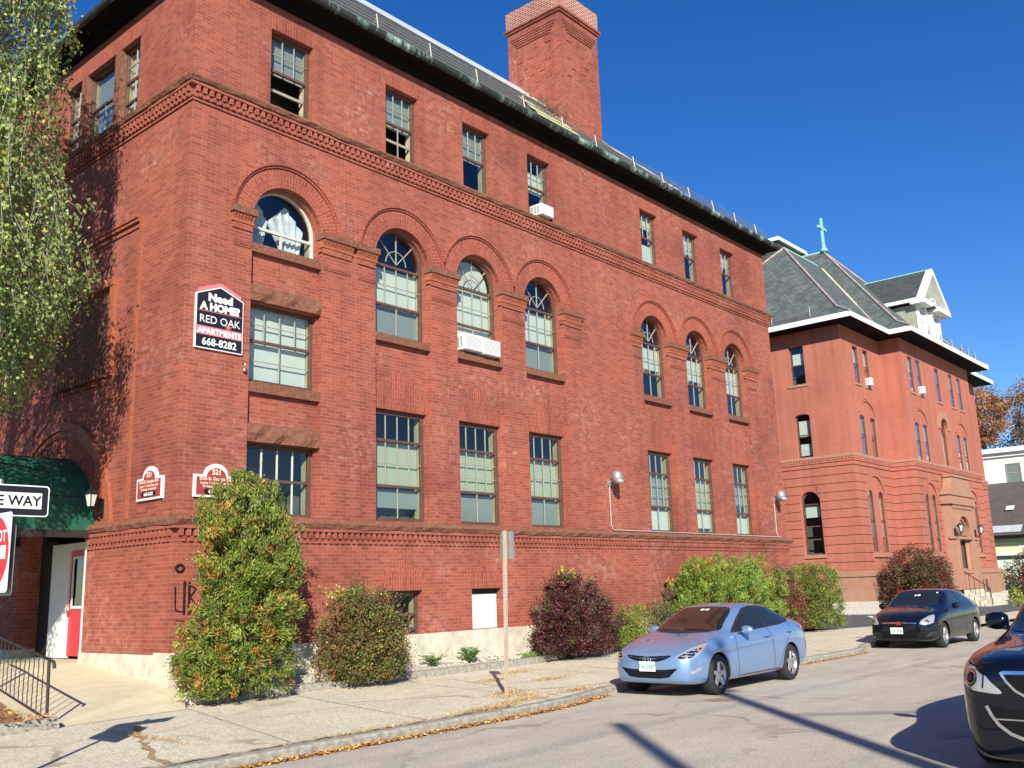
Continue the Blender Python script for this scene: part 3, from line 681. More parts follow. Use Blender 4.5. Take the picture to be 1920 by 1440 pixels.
# wall lantern
def lantern(x, y, z, face, name, label, group=None, s=1.0):
    t = thing(name, (x, y, z), label, 'wall lantern', group)
    dx, dy = (-.22*s, 0) if face == 'L' else (0, -.22*s)
    m = MB(); (m.box(x-.04, x, y-.06*s, y+.06*s, z-.2*s, z+.1*s) if face == 'L' else m.box(x-.06*s, x+.06*s, y-.04, y, z-.2*s, z+.1*s))
    m.tube([(x, y, z-.1*s), (x+dx*.5, y+dy*.5, z-.17*s), (x+dx, y+dy, z-.05*s)], .018*s, 6); m.build('bracket', 'lamp_black', t)
    cx, cy = x+dx, y+dy
    m = MB(); m.lathe((cx, cy, z), [(.0, .33*s), (.02*s, .32*s), (.03*s, .27*s), (.125*s, .2*s), (.13*s, .17*s), (.0, .17*s)], 6, smooth=False); m.lathe((cx, cy, z), [(0, -.06*s), (.05*s, -.05*s), (.065*s, -.03*s), (0, -.02*s)], 6, smooth=False)
    for k in range(6): a = 2*pi*k/6; m.tube([(cx+.062*s*cos(a), cy+.062*s*sin(a), z-.04*s), (cx+.115*s*cos(a), cy+.115*s*sin(a), z+.17*s)], .008*s, 4)
    m.build('lantern_cage', 'lamp_black', t)
    m = MB(); m.lathe((cx, cy, z), [(.0, -.03*s), (.055*s, -.03*s), (.105*s, .165*s), (0, .168*s)], 6, smooth=False); m.build('lantern_glass', 'muntin_white', t)
    return t
lantern(-.0, 2.62, 3.62, 'L', 'wall_lantern', 'black carriage lantern on the brick beside the green canopy', s=1.15)
# floodlights with conduit
for x, lab in ((13.28, 'round grey floodlight on the brick wall between the fourth and fifth lower windows'), (23.3, 'round grey floodlight near the far end of the brick wall')):
    t = thing('floodlight', (x, 0, 4.6), lab, 'floodlight', 'round floodlights on the long brick wall')
    m = MB(); x -= .30; m.lathe((x, -.30, 4.72), [(.0, -.20), (.10, -.17), (.155, -.08), (.165, 0), (.15, .10), (.08, .17), (0, .18)], 20, axis='z'); m.tube([(x, 0, 4.6), (x, -.16, 4.62)], .03, 8); m.box(x-.07, x+.07, -.05, 0, 4.5, 4.68); m.build('housing', 'grey_metal', t)
    m = MB(); m.lathe((x-.06, -.42, 4.62), [(0, -.11), (.10, -.08), (.125, 0), (0, .04)], 16, axis='z'); m.build('lens', 'lamp_lens', t)
    m = MB(); m.tube([(x, -.02, 4.52), (x, -.02, 3.42), (x+.05, -.03, 3.33), (x+.1, -.03, 3.30)] + ([(XE-.5, -.03, 3.295)] if x < 20 else []), .013, 6); m.build('conduit', 'conduit', t)
# hook on wall
m = MB(); m.tube([(1.22, 0, 6.12), (1.22, -.08, 6.16), (1.25, -.1, 6.02), (1.25, -.02, 6.0)], .012, 6); m.lathe((1.25, -.05, 5.99), [(0, -.04), (.035, -.02), (.035, .02), (0, .04)], 8); tag(m.build('cable_hook', 'rim'), 'small metal cable hook on the brick below the black apartments sign', 'hook')
# air conditioners
def ac(x, y, z, w, d, h, label, face='F', group='window air conditioners'):
    t = thing('air_conditioner', (x, y, z), label, 'air conditioner', group)
    T = FT(y) if face == 'F' else LT(x)
    m = MB(T); m.box(x, x+w, -d, .1, z, z+h); m.build('casing', 'ac_white', t)
    m = MB(T); m.box(x+.06*w, x+.94*w, -d-.006, -d+.01, z+.08*h, z+.92*h); m.build('grille', 'ac_grille', t)
    m = MB(T)
    for k in range(11): u = z+.1*h+.8*h*k/10; m.box(x+.07*w, x+.93*w, -d-.012, -d, u-.006, u+.006)
    m.box(x+.045*w, x+.955*w, -d-.014, -d, z+.045*h, z+.08*h); m.box(x+.045*w, x+.955*w, -d-.014, -d, z+.92*h, z+.955*h); m.build('grille_bars', 'ac_white', t)
    m = MB(T)
    for k in range(3): m.box(x-.006, x+.01, -d+.08+.1*k, -d+.15+.1*k, z+.15*h, z+.85*h)
    m.build('side_vent', 'ac_grille', t)
    return t
ac(7.22, .22, 7.42, .62, .34, .38, 'white window air conditioner with grey grille, left of the touching pair on one sill')
ac(7.88, .22, 7.40, .60, .34, .38, 'white window air conditioner, right of the touching pair on one sill')
ac(10.28, .13, 11.68, .52, .30, .30, 'white window air conditioner in a top floor window below the chimney')
# ------------------------------------------------------------------ signs on the corner
SG = thing('apartments_sign', (.7, 0, 6.9), 'black house shaped sign reading Need A Home Red Oak Apartments on the brick corner', 'sign')
m = MB(F0); m.prism([(.20, 6.27), (1.20, 6.27), (1.20, 7.30), (.70, 7.50), (.20, 7.30)], -.045, 0); m.build('board', 'sign_white', SG)
m = MB(F0); m.prism([(.22, 6.29), (1.18, 6.29), (1.18, 7.285), (.70, 7.475), (.22, 7.285)], -.049, -.03); m.build('black_field', 'sign_black', SG)
m = MB(F0); m.prism([(.26, 7.33), (.70, 7.505), (1.14, 7.33), (1.14, 7.40), (.70, 7.57), (.26, 7.40)], -.04, 0); m.box(.225, 1.175, -.053, -.04, 6.53, 6.69); m.box(.25, 1.15, -.053, -.04, 6.975, 6.985); m.build('pink_band', 'sign_pink', SG)
text('Need', .20, F0, .70, 7.19, -.054, 'sign_white', SG, bold=.012, sx=1.15)
text('A HOME?', .19, F0, .70, 7.01, -.054, 'sign_white', SG, bold=.012, sx=1.05)
text('RED OAK', .205, F0, .70, 6.76, -.054, 'sign_white', SG, sx=.98)
text('APARTMENTS', .150, F0, .70, 6.555, -.056, 'sign_white', SG, bold=.006, sx=.98)
text('668-8282', .19, F0, .70, 6.34, -.054, 'sign_white', SG, bold=.004, sx=1.0)
m = MB(F0)
for k in range(7): a = radians(200+k*25); m.tube([(.88, -.056, 6.77), (.88+.08*cos(a), -.056, 6.77+.08*sin(a))], .006, 4)
m.build('oak_leaf_mark', 'sign_pink', SG)
def plaque(T, cx, z0, name, label, T2):
    t = thing(name, T(cx, 0, z0), label, 'plaque', 'maroon address plaques by the corner')
    def shp(e, zb): 
        w = .44-e; r = .24-e; zs = z0+.40-e
        return [(cx-w, zb+e), (cx+w, zb+e), (cx+w, zs), (cx+r, zs)] + [(cx+r*cos(pi*i/14), zs+r*sin(pi*i/14)*.85) for i in range(1, 14)] + [(cx-r, zs), (cx-w, zs)]
    m = MB(T); m.prism(shp(0, z0), -.05, 0); m.build('white_border', 'sign_white', t)
    m = MB(T); m.prism(shp(.04, z0), -.055, -.02); m.build('maroon_field', 'sign_maroon', t)
    c2 = cx if T2 is T else -cx
    text('521', .13, T2, c2, z0+.41, -.058, 'sign_cream', t, bold=.004)
    text('Ecole St. Georges Apts.', .083, T2, c2, z0+.305, -.058, 'sign_cream', t, bold=.002, sx=.86)
    text('Luxury 1-2-3 bedroom units', .066, T2, c2, z0+.235, -.058, 'sign_cream', t, bold=.0015, sx=.86)
    text('for leasing or renting info', .062, T2, c2, z0+.175, -.058, 'sign_cream', t, bold=.0015, sx=.86)
    m = MB(T); m.prism([(cx-.2+.05*cos(a), z0+.105+.05*sin(a)) for a in [pi/2+pi*i/8 for i in range(9)]] + [(cx+.2+.05*cos(a), z0+.105+.05*sin(a)) for a in [-pi/2+pi*i/8 for i in range(9)]], -.058, -.05); m.build('number_pill', 'sign_black', t)
    text('668-8282', .085, T2, c2, z0+.075, -.060, 'sign_white', t, bold=.003)
plaque(F0, .735, 3.57, 'address_plaque', 'maroon and white arched address plaque reading 521, half hidden behind the tall evergreen shrub', F0)
plaque(L0, .87, 3.57, 'address_plaque', 'maroon and white arched address plaque reading 521 on the side wall by the canopy', lambda u, d, w: (d, -u, w))
# spray paint on the corner
m = MB(FT(-.05)); T_ = lambda pts, r=.013: m.tube([(x-.02, .0, z) for x, z in pts], r*1.15, 6)
T_([(.03, 2.02), (.04, 1.70), (.06, 1.62), (.19, 1.60), (.20, 1.62)]); T_([(.20, 2.12), (.205, 1.56)], .02); T_([(.29, 2.10), (.30, 1.55)], .02); T_([(.30, 2.05), (.42, 1.98), (.31, 1.84), (.46, 1.70), (.31, 1.58)], .018)
T_([(.10+.07*cos(a), 2.33+.06*sin(a)) for a in [2*pi*i/12 for i in range(13)]], .022); T_([(.06, 1.46), (.22, 1.45)], .009); T_([(.12, 1.39), (.18, 1.385)], .008)
tag(m.build('graffiti', 'spray_paint'), 'black sprayed letters U B on the brick corner beside the evergreen shrub', 'graffiti')
# ================================================================== GROUND
def kerb_y(x):
    P = [(-60, -5.85), (0, -5.82), (2.5, -5.78), (3.6, -5.68), (4.6, -5.42), (5.2, -5.28), (9.0, -5.28), (10.4, -5.5), (11.4, -5.82), (15.0, -5.86), (15.9, -5.5), (16.6, -5.3), (90, -5.3)]
    for (a, b), (c, d) in zip(P, P[1:]):
        if x <= c: return b+(d-b)*(x-a)/(c-a)
    return -5.3
m = MB(); m.add([(-300, -300, -.03), (500, -300, -.03), (500, 500, -.03), (-300, 500, -.03)], [(0, 1, 2, 3)]); struct(m.build('ground', 'far_ground', recalc=False))
m = MB(); m.add([(-80, -22, 0), (140, -22, 0), (140, -4.9, 0), (-80, -4.9, 0)], [(0, 1, 2, 3)]); struct(m.build('road', 'road', recalc=False))
m = MB(); m.box(-60, 120, -26, -22, -.02, .13); struct(m.build('far_sidewalk', 'sidewalk'))
xs = [-60, -30, -10] + [-6+.5*i for i in range(50)] + [20, 30, 50, 90]
# sidewalk surface with kerb
m = MB(); vs = []; SW = .12
for x in xs: vs += [(x, kerb_y(x)+.14, SW), (x, -.2 if x < 21 else -3.3, SW)]
m.add(vs, [(2*i, 2*i+2, 2*i+3, 2*i+1) for i in range(len(xs)-1)]); struct(m.build('sidewalk', 'sidewalk', recalc=False))
m = MB(); q = random.Random(2); x = -20.0
while x < 24.5:
    L = q.choice([1.75, 2.0, 2.3, 3.5]) if x > -8 else 3; x1 = x+L; n = 6; vs = []
    for i in range(n+1):
        t = x+.006+(L-.012)*i/n; y = kerb_y(t); j = q.uniform(-.008, .008); k = q.uniform(-.006, .006)
        vs += [(t, y+j, -.01), (t, y+j, .095), (t, y+.022+j, SW+.008+k), (t, y+.145, SW+.010), (t, y+.145, 0)]
    m.add(vs, [(i*5+c, i*5+c+1, i*5+c+6, i*5+c+5) for i in range(n) for c in range(4)]); m.add(vs[:5], [(0, 1, 2, 3, 4)]); m.add(vs[-5:], [(0, 1, 2, 3, 4)])
    x = x1
struct(m.build('kerb', 'granite_kerb'))
# joints and grass filled cracks in the sidewalk
def ribbon(m, pts, w, z, seed=0, jag=.04):
    q = random.Random(seed); P = []
    for (a, b), (c, d) in zip(pts, pts[1:]):
        n = max(2, int(sqrt((c-a)**2+(d-b)**2)/.12))
        P += [(a+(c-a)*i/n+q.uniform(-jag, jag), b+(d-b)*i/n+q.uniform(-jag, jag)) for i in range(n)]
    P.append(pts[-1]); vs = []
    for i, (a, b) in enumerate(P):
        c, d = P[min(i+1, len(P)-1)]; e, f = P[max(i-1, 0)]; L = max(1e-6, sqrt((c-e)**2+(d-f)**2)); ww = w*q.uniform(.4, 1.5)/2
        nx, ny = -(d-f)/L*ww, (c-e)/L*ww; vs += [(a+nx, b+ny, z), (a-nx, b-ny, z)]
    m.add(vs, [(2*i, 2*i+1, 2*i+3, 2*i+2) for i in range(len(P)-1)])
m = MB()
for k, (x0, x1) in enumerate([(-.2, -1.6), (1.84, .6), (4.4, 3.3), (7.7, 6.8), (10.2, 9.4), (12.6, 12.2), (15.4, 15.3), (19, 19)]): ribbon(m, [(x0, -.9), (x1, -5.6)], .014, SW+.004, k, .012)
ribbon(m, [(-.5, -3.1), (3, -3.3), (7, -3.2), (12, -3.4)], .012, SW+.0045, 20, .012)
ribbon(m, [(5.2, -1.3), (4.6, -3.0), (3.7, -5.4)], .016, SW+.0045, 21, .03)
struct(m.build('sidewalk_joint', 'joint', recalc=False))
m = MB(); ribbon(m, [(-1.68, -2.14), (-2.0, -2.7), (-2.34, -3.42), (-2.75, -4.4), (-3.01, -4.94), (-3.15, -5.5)], .075, SW+.006, 5, .035)
ribbon(m, [(-6, -5.58), (-3.2, -5.60), (0, -5.62), (2.4, -5.56)], .05, SW+.016, 6, .03); struct(m.build('grassy_crack', 'dry_grass_mat', recalc=False))
m = MB(); m.lathe((5.13, -7.4, 0), [(0, .006), (.22, .006), (.25, .001)], 20); struct(m.build('manhole_cover', 'joint', recalc=False))
# planting bed
m = MB(); m.add([(.5, -.70, .17), (9.8, -.70, .17), (11, -.2, .2), (XE, -.25, .2), (XE, .1, .42), (-.05, .1, .46), (0, -.1, .44)], [(0, 1, 2, 3, 4, 5, 6)]); struct(m.build('planting_bed', 'gravel', recalc=False))
m = MB(); P = [(.05, -.18), (.25, -.5), (.56, -.72), (1.3, -.74), (3, -.74), (5.8, -.74), (8.6, -.72), (9.8, -.55), (10.6, -.3), (11.0, -.12)]; vs = []
for i, (a, b) in enumerate(P):
    c, d = P[min(i+1, len(P)-1)]; e, f = P[max(i-1, 0)]; L = sqrt((c-e)**2+(d-f)**2); nx, ny = (d-f)/L, -(c-e)/L
    vs += [(a+nx*.02, b+ny*.02, .10), (a+nx*.005, b+ny*.005, .25), (a-nx*.10, b-ny*.10, .265), (a-nx*.14, b-ny*.14, .14)]
m.add(vs, [(i*4+c, i*4+c+1, i*4+c+5, i*4+c+4) for i in range(len(P)-1) for c in range(3)]); struct(m.build('bed_kerb', 'granite_kerb', recalc=False))
m = MB(); q = random.Random(9)
for k in range(900):
    x = q.uniform(.6, 12); y = q.uniform(-.62, -.02); s = q.uniform(.012, .035); z = .17+(y+.7)*.31
    m.hexa([(x-s, y-s, z), (x+s, y-s*.8, z), (x+s*.9, y+s, z), (x-s, y+s*.7, z), (x-s*.6, y-s*.6, z+s), (x+s*.5, y-s*.6, z+s*1.1), (x+s*.6, y+s*.5, z+s), (x-s*.5, y+s*.6, z+s*.9)])
tag(m.build('gravel_stones', 'granite'), 'pale gravel stones scattered over the narrow planting bed', 'gravel', kind='stuff')
m = MB()
for x, y, sx, sy, h in ((-.0, -.14, .35, .2, .22), (.2, -.42, .3, .25, .16), (.02, -.02, .22, .1, .34)):
    q = random.Random(int(x*100+7)); c = [(x-sx, y-sy), (x+sx, y-sy*.8), (x+sx*.9, y+sy), (x-sx*.8, y+sy)]
    m.hexa([(a, b, .1) for a, b in c] + [(x+(a-x)*.82+q.uniform(-.03, .03), y+(b-y)*.82, .1+h+q.uniform(-.03, .03)) for a, b in c])
tag(m.build('corner_stones', 'granite'), 'rough granite block at the foot of the brick corner', 'stone')
# entry ramp : rises from the pavement to the side door
m = MB(); m.add([(-2.58, -1.28, .124), (-.3, -1.05, .126), (.12, -.25, .30), (-.09, .0, .44), (-.09, 3.0, .71), (-.09, 3.05, .72), (2.6, 3.05, .72), (2.6, 6.1, .72), (-2.2, 6.1, .72), (-1.85, 3.0, .60), (-2.0, 2.0, .45)],
    [(0, 1, 2, 3), (0, 3, 4, 10), (10, 4, 9), (9, 4, 5, 8), (5, 6, 7, 8)]); struct(m.build('entry_ramp', 'ramp_conc', recalc=False))
m = MB(); m.add([(-14, -1.45, .16), (-2.72, -1.30, .16), (-2.10, 2.0, .44), (-2.2, 6.1, .5), (-14, 6, .5)], [(0, 1, 2, 3, 4)]); struct(m.build('mulch_bed', 'mulch', recalc=False))
m = MB(); m.hexa([(-14, -1.75, .05), (-2.42, -1.40, .05), (-2.40, -1.24, .05), (-14, -1.58, .05), (-14, -1.74, .27), (-2.44, -1.385, .27), (-2.42, -1.25, .27), (-14, -1.59, .27)]); struct(m.build('bed_kerb', 'granite_kerb'))
m = MB(); m.hexa([(-2.6, -1.26, .05), (-2.42, -1.26, .05), (-1.92, 2.2, .05), (-2.1, 2.2, .05), (-2.6, -1.26, .17), (-2.42, -1.26, .17), (-1.92, 2.2, .5), (-2.1, 2.2, .5)]); struct(m.build('ramp_edge', 'ramp_conc'))
# hand railing with balusters
RL = thing('stair_railing', (-2.46, -1.2, .12), 'black wrought iron railing with twisted bars beside the entry ramp', 'railing')
def rl(t): return Vector((-2.52+.74*t, -1.15+4.4*t, 0))          # t 0..1 along
zt = lambda t: 1.02+.38*t; zb = lambda t: .26+.36*t
m = MB(); m.tube([rl(0)+Vector((-.0, -.05, .10)), rl(0)+Vector((0, 0, 1.02))], .022, 6); m.build('post', 'black_iron', RL)
m = MB(); m.tube([rl(.72)+Vector((0, 0, .3)), rl(.72)+Vector((0, 0, zt(.72)))], .022, 6); m.build('post', 'black_iron', RL)
m = MB(); m.tube([rl(0)+Vector((.03, -.12, .92)), rl(0)+Vector((.02, -.10, 1.01)), rl(0)+Vector((0, 0, 1.04)), rl(.5)+Vector((0, 0, zt(.5)+.01)), rl(1)+Vector((0, 0, zt(1)))], .024, 6); m.build('handrail', 'black_iron', RL)
m = MB(); m.tube([rl(0)+Vector((0, 0, zb(0))), rl(1)+Vector((0, 0, zb(1)))], .012, 5); m.build('bottom_rail', 'black_iron', RL)
for k in range(1, 17):
    t = k/17; m = MB(); p = rl(t); pts = [p+Vector((.004*sin(j*2.2), .004*cos(j*2.2), zb(t)+(zt(t)-zb(t))*j/12)) for j in range(13)]
    m.tube(pts, .008, 5); m.build('baluster', 'black_iron', RL)
# parking lot
m = MB(); m.add([(22.0, -3.3, .10), (90, -3.3, .10), (90, 40, .10), (25.2, 40, .10), (25.2, .4, .10)], [(0, 1, 2, 3, 4)]); struct(m.build('parking_lot', 'lot', recalc=False))
m = MB(); m.add([(35.3, 1.9, .106), (35.45, 1.75, .106), (30.15, -.9, .106), (29.95, -.72, .106)], [(0, 1, 2, 3)]); m.add([(31, 6, .106), (31.12, 6, .106), (27.5, 2, .106), (27.38, 2, .106)], [(0, 1, 2, 3)]); struct(m.build('parking_line', 'paint_line', recalc=False))

# ================================================================== SECOND BUILDING (former convent) 
R = thing('brick_convent_building', (49.2, 10, .1), 'orange red brick institutional building with slate hip roofs and white eaves beyond the apartments', 'building')
XR, YR, XI, YP, XJ, XK, YB = 37.82, 2.75, 43.10, 1.60, 55.2, 60.6, 13.9
z0 = 2.15; zt_ = 14.45
lwin = [(4.75, 5.55), (9.0, 9.8)]
ZR3, ZR2 = (11.68, 13.68), (7.87, 10.12)
def segarch(a, b, z_0, z_1, rise): return archpoly(a, b, z_0, z_1-rise, 12, rise)
# left side face
LR = LT(XR)
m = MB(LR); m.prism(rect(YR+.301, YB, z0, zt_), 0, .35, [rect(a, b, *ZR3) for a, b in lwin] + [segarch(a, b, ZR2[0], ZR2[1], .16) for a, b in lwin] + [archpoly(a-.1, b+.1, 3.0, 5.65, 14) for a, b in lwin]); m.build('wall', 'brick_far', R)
def front(y, xa, xb, w3_, w2, w1, name='wall', extra=()):
    T = FT(y); m = MB(T)
    holes = [rect(a, b, 11.62, 13.6) for a, b in w3_] + [segarch(a, b, 7.85, 9.95, .16) for a, b in w2] + [archpoly(a, b, 3.05, 5.75, 12) for a, b in w1] + list(extra)
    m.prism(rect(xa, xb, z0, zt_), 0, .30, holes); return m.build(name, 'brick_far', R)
A3 = [(39.3, 40.02), (40.7, 41.42)]; A2 = A3; A1 = A3
P3 = [(44.1, 44.82), (45.4, 46.12), (48.55, 49.35), (51.1, 51.85), (52.7, 53.45)]
P2 = [(44.05, 44.77), (45.35, 46.07), (51.25, 51.97), (52.55, 53.27)]; P1 = [(44.3, 44.95), (45.42, 46.1), (51.95, 52.6), (53.05, 53.7)]
front(YR, XR, XI-.001, A3, A2, A1); 
stonearch = archpoly(48.45, 49.75, 7.85, 10.0, 16)
front(YP, XI, XJ, P3, P2, P1, extra=[stonearch]); K3 = [(56.6, 57.2), (58.0, 58.6)]; front(YR, XJ+.001, XK, K3, K3, K3)
m = MB(); m.box(XI, XI+.3, YP+.301, YR+.3, z0, zt_-.001); m.box(XJ-.3, XJ, YP+.301, YR+.3, z0, zt_-.001); m.box(XK-.3, XK-.001, YR+.351, YB, z0, zt_-.001); m.box(XR+.351, XK-.301, YB-.3, YB, z0, zt_-.001); m.build('wall', 'brick_far', R)
m = MB(); m.box(XR+.9, XK-.5, YR+1.0, YR+1.1, z0, zt_); m.box(XR+.9, XR+1.0, YR+1.1, YB-.5, z0, zt_); m.box(XR+.4, XK-.4, YR+.4, YB-.4, 6.9, 7.1); m.box(XR+.4, XK-.4, YR+.4, YB-.4, 10.9, 11.1); m.box(XR+.4, XK-.4, YR+.4, YB-.4, 14.3, 14.4); m.build('interior_wall', 'interior', R)
# rustication : proud layer cut by grooves
def rust(T, xa, xb, openings, zlo=z0, zhi=7.25):
    holes = [archpoly(a-.05, b+.05, 2.95, 5.68, 12) if w < 0 else archpoly(a-.06, b+.06, 2.95, 5.76, 12) for a, b, w in openings]
    spans = sorted((a-.35, b+.35) for a, b, w in openings)
    slots = []
    z = zlo+.42
    while z < zhi-.1:
        segs = []; x = xa+.0
        ops = spans if z < 7.0 else []
        for a, b in ops:
            if a-x > .15: segs.append((x, a))
            x = max(x, b)
        if xb-x > .15: segs.append((x, xb))
        slots += [(a, b, z) for a, b in segs]; z += .43
    m = MB(T)
    # bands between grooves, openings left free
    zs = [zlo]+[zlo+.42+.43*k for k in range(20) if zlo+.42+.43*k < zhi-.1]+[zhi]
    for za, zb in zip(zs, zs[1:]):
        x = xa
        for a, b, w in sorted(openings):
            top = 5.75+(b-a)/2
            if za < top+.05 and zb > 2.95:
                c = (a+b)/2; r = (b-a)/2; zz = max(0, min(1, (za-5.7)/r)) if za > 5.7 else 0
                ww = r*sqrt(max(0, 1-zz*zz))+.04
                m.box(x, c-ww, -.04, .001, za+.016, zb-.016); x = c+ww
        m.box(x, xb, -.04, .001, za+.016, zb-.016)
    return m.build('rusticated_wall', 'brick_far', R)
rust(LR, YR+.0, YB, [(a-.1, b+.1, 1) for a, b in lwin]); pr = lambda w: (w[0][0]-.05, w[1][1]+.05, 1)
rust(FT(YR), XR-.04, XI, [pr(A1)]); rust(FT(YP), XI-.04, XJ+.04, [pr(P1[:2]), (46.7, 51.2, 1), pr(P1[2:])]); rust(FT(YR), XJ, XK+.04, [pr(K3)]); rust(LT(XI), YP, YR, [])
# belt, plinth, granite base following the outline
OUT = [(XR, YB), (XR, YR), (XI, YR), (XI, YP), (XJ, YP), (XJ, YR), (XK, YR), (XK, YB)]
def off(P, d):
    r_ = []
    for i, (x, y) in enumerate(P):
        dx = -d if i in (0, 1, 2, 3) else d; dy = -d
        if i == 2: dx = -d
        if i in (0, 7): dy = 0
        r_.append((x+dx, y+dy))
    return r_
def skirt(d, za, zb, name, mat, top=True, d2=None, par=None):
    o = off(OUT, d); i_ = off(OUT, -.02 if d2 is None else d2); n = len(o); m = MB()
    m.add([(x, y, za) for x, y in o]+[(x, y, zb) for x, y in o]+[(x, y, za) for x, y in i_]+[(x, y, zb) for x, y in i_],
          [(k, k+1, n+k+1, n+k) for k in range(n-1)] + [(n+k, n+k+1, 3*n+k+1, 3*n+k) for k in range(n-1)] + [(k, 2*n+k, 2*n+k+1, k+1) for k in range(n-1)])
    return m.build(name, mat, par or R, recalc=False)
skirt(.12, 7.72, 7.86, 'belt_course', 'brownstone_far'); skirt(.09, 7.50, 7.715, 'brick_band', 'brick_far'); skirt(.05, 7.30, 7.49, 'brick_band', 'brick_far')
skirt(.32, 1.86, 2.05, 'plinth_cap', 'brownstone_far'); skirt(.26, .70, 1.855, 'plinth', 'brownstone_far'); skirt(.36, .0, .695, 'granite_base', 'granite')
m = MB(); o1 = off(OUT, .32); o2 = off(OUT, .0); n = len(o1); m.add([(x, y, 2.051) for x, y in o1]+[(x, y, 2.16) for x, y in o2], [(k, k+1, n+k+1, n+k) for k in range(n-1)]); m.build('plinth_weathering', 'brownstone_far', R, recalc=False)
m = MB()
T = LT(XR-.10)
for k in range(int((YB-YR)/.16)): y = YR-.1+k*.16; m.box(XR-.12, XR-.05, y, y+.08, 7.60, 7.71)
for xa, xb, y in ((XR, XI, YR), (XI, XJ, YP), (XJ, XK, YR)):
    for k in range(int((xb-xa)/.16)): x = xa+k*.16; m.box(x, x+.08, y-.12, y-.05, 7.60, 7.71)
m.build('dentils', 'brick_far', R)
# windows of the second building
def rwin(T, a, b, z_0, z_1, arch=0, blind=None, y=.14, base=None):
    return window(R, T, a, b, z_0, z_1, [(z_0+.05, z_0+(z_1-z_0)*.52, 1, 1), (z_0+(z_1-z_0)*.52, z_1-.05, 1, 1)], arch=arch, blind=blind, fwid=.045, dep=.05)
for k, (a, b) in enumerate(lwin):
    rwin(LT(XR+.17), a, b, *ZR3, blind=[('blind_white', 12.75, 13.35)]); rwin(LT(XR+.17), a, b, *ZR2, arch=.16, blind=[('blind_white', 8.95, 9.8), ('curtain', 8.0, 8.6)])
    window(R, LT(XR+.17), a-.09, b+.09, 3.0, 5.64+.5-.02, [(3.05, 3.75, 1, 1), (3.75, 4.4, 1, 1), (4.4, 5.5, 1, 1), (5.5, 6.1, 1, 1)], arch=.49, blind=[('blind_white', 4.85, 5.45)], fwid=.07)
q = random.Random(6)
for y, ws3, ws2, ws1 in ((YR, A3, A2, A1), (YP, P3, P2, P1), (YR, K3, K3, K3)):
    T = FT(y+.03)
    for a, b in ws3: rwin(T, a, b, 11.63, 13.59, blind=[(q.choice(['blind_grey', 'blind_white', 'curtain']), 12.4+q.uniform(-.3, .4), 13.5)])
    for a, b in ws2: rwin(T, a, b, 7.86, 9.94, arch=.15, blind=[(q.choice(['blind_grey', 'blind_white']), 8.9, 9.8)])
    for a, b in ws1: rwin(T, a, b, 3.06, 5.74+(b-a)/2, arch=(b-a)/2-.01, blind=[(q.choice(['blind_grey', 'blind_cream']), 3.8, 5.7)])
    T = FT(y); m = MB(T)
    for a, b in ws3: m = MB(T); m.box(a-.1, b+.1, -.05, .05, 11.50, 11.61); m.build('sill', 'brownstone_far', R)
    for w in [ws1[k:k+2] for k in range(0, len(ws1), 2)]: m = MB(T); m.box(w[0][0]-.12, w[1][1]+.12, -.09, .05, 2.78, 2.98); m.build('sill', 'brownstone_far', R)
window(R, FT(YP+.16), 48.46, 49.74, 7.86, 10.62, [(7.9, 9.8, 2, 1), (9.8, 10.5, 1, 1)], arch=.63, blind=[('blind_cream', 8.0, 9.7)])
for a, b in lwin:
    m = MB(LR); m.box(a-.12, b+.2, -.05, .05, 11.54, 11.66); m.build('sill', 'brownstone_far', R)
    m = MB(LR); m.box(a-.25, b+.2, -.07, .05, 2.82, 2.99); m.build('sill', 'brownstone_far', R)
MB(FT(YP)).ring(49.1, 10.0, .66, 1.08, -.05, .1, n=24).build('stone_arch', 'brownstone_far', R)
for y, w in ((YR, A2), (YP, P2[:2]), (YP, P2[2:]), (YR, K3)):
    c = (w[0][0]+w[1][1])/2; r = (w[1][1]-w[0][0])/2
    MB(FT(y)).ring(c, 9.55, r+.12, r+.20, -.06, .02, a0=.45, a1=pi-.45, n=20).ring(c, 9.55, r+.24, r+.28, -.03, .02, a0=.4, a1=pi-.4, n=20).build('hood_moulding', 'brick_far', R)
for y, w in ((YR, A1), (YP, P1[:2]), (YP, P1[2:]), (YR, K3)):
    c = (w[0][0]+w[1][1])/2; r = (w[1][1]-w[0][0])/2
    MB(FT(y)).ring(c, 5.72, r+.07, r+.30, -.07, .02, n=24).build('hood_moulding', 'brick_far', R)
    m = MB(FT(y)); m.prism(archpoly(w[0][0]-.02, w[1][1]+.02, 5.9, 5.95, 14), -.012, .0, []); m.build('tympanum', 'brownstone_far', R) if False else None
# plinth vents
m = MB(FT(YP-.26))
for x in (51.6, 52.35): m.box(x, x+.38, -.02, .0, .72, 1.5)
m.build('plinth_vent', 'frame_brown', R)
# portal
PT = FT(YP-.35); px0, px1 = 46.7, 51.3; pc = 49.05
m = MB(PT); m.prism(rect(px0, px1, 1.0, 5.75), -.05, .34, [archpoly(48.0, 50.1, 1.0, 3.95, 20)]); m.prism([(px0-.1, 5.78), (px1+.1, 5.78), (px1+.1, 6.2), (px1-.5, 6.55), (50.6, 7.15), (47.5, 7.15), (px0+.5, 6.55), (px0-.1, 6.2)], -.15, .3)
PB = m.build('portal', 'brownstone_far', R)
m = MB(PT); m.box(px0-.15, px1+.15, -.2, .3, 5.62, 5.77); m.box(47.4, 50.7, -.22, .3, 7.15, 7.27); m.box(px0-.2, px1+.2, -.22, .3, 6.12, 6.2)
for k in range(14): x = px0+.6+k*.25; m.box(x, x+.12, -.14, .0, 5.42, 5.6)
m.box(px0-.1, px1+.1, -.14, .05, 3.72, 3.86); m.ring(49.05, 3.95, 1.07, 1.3, -.1, .1, n=24)
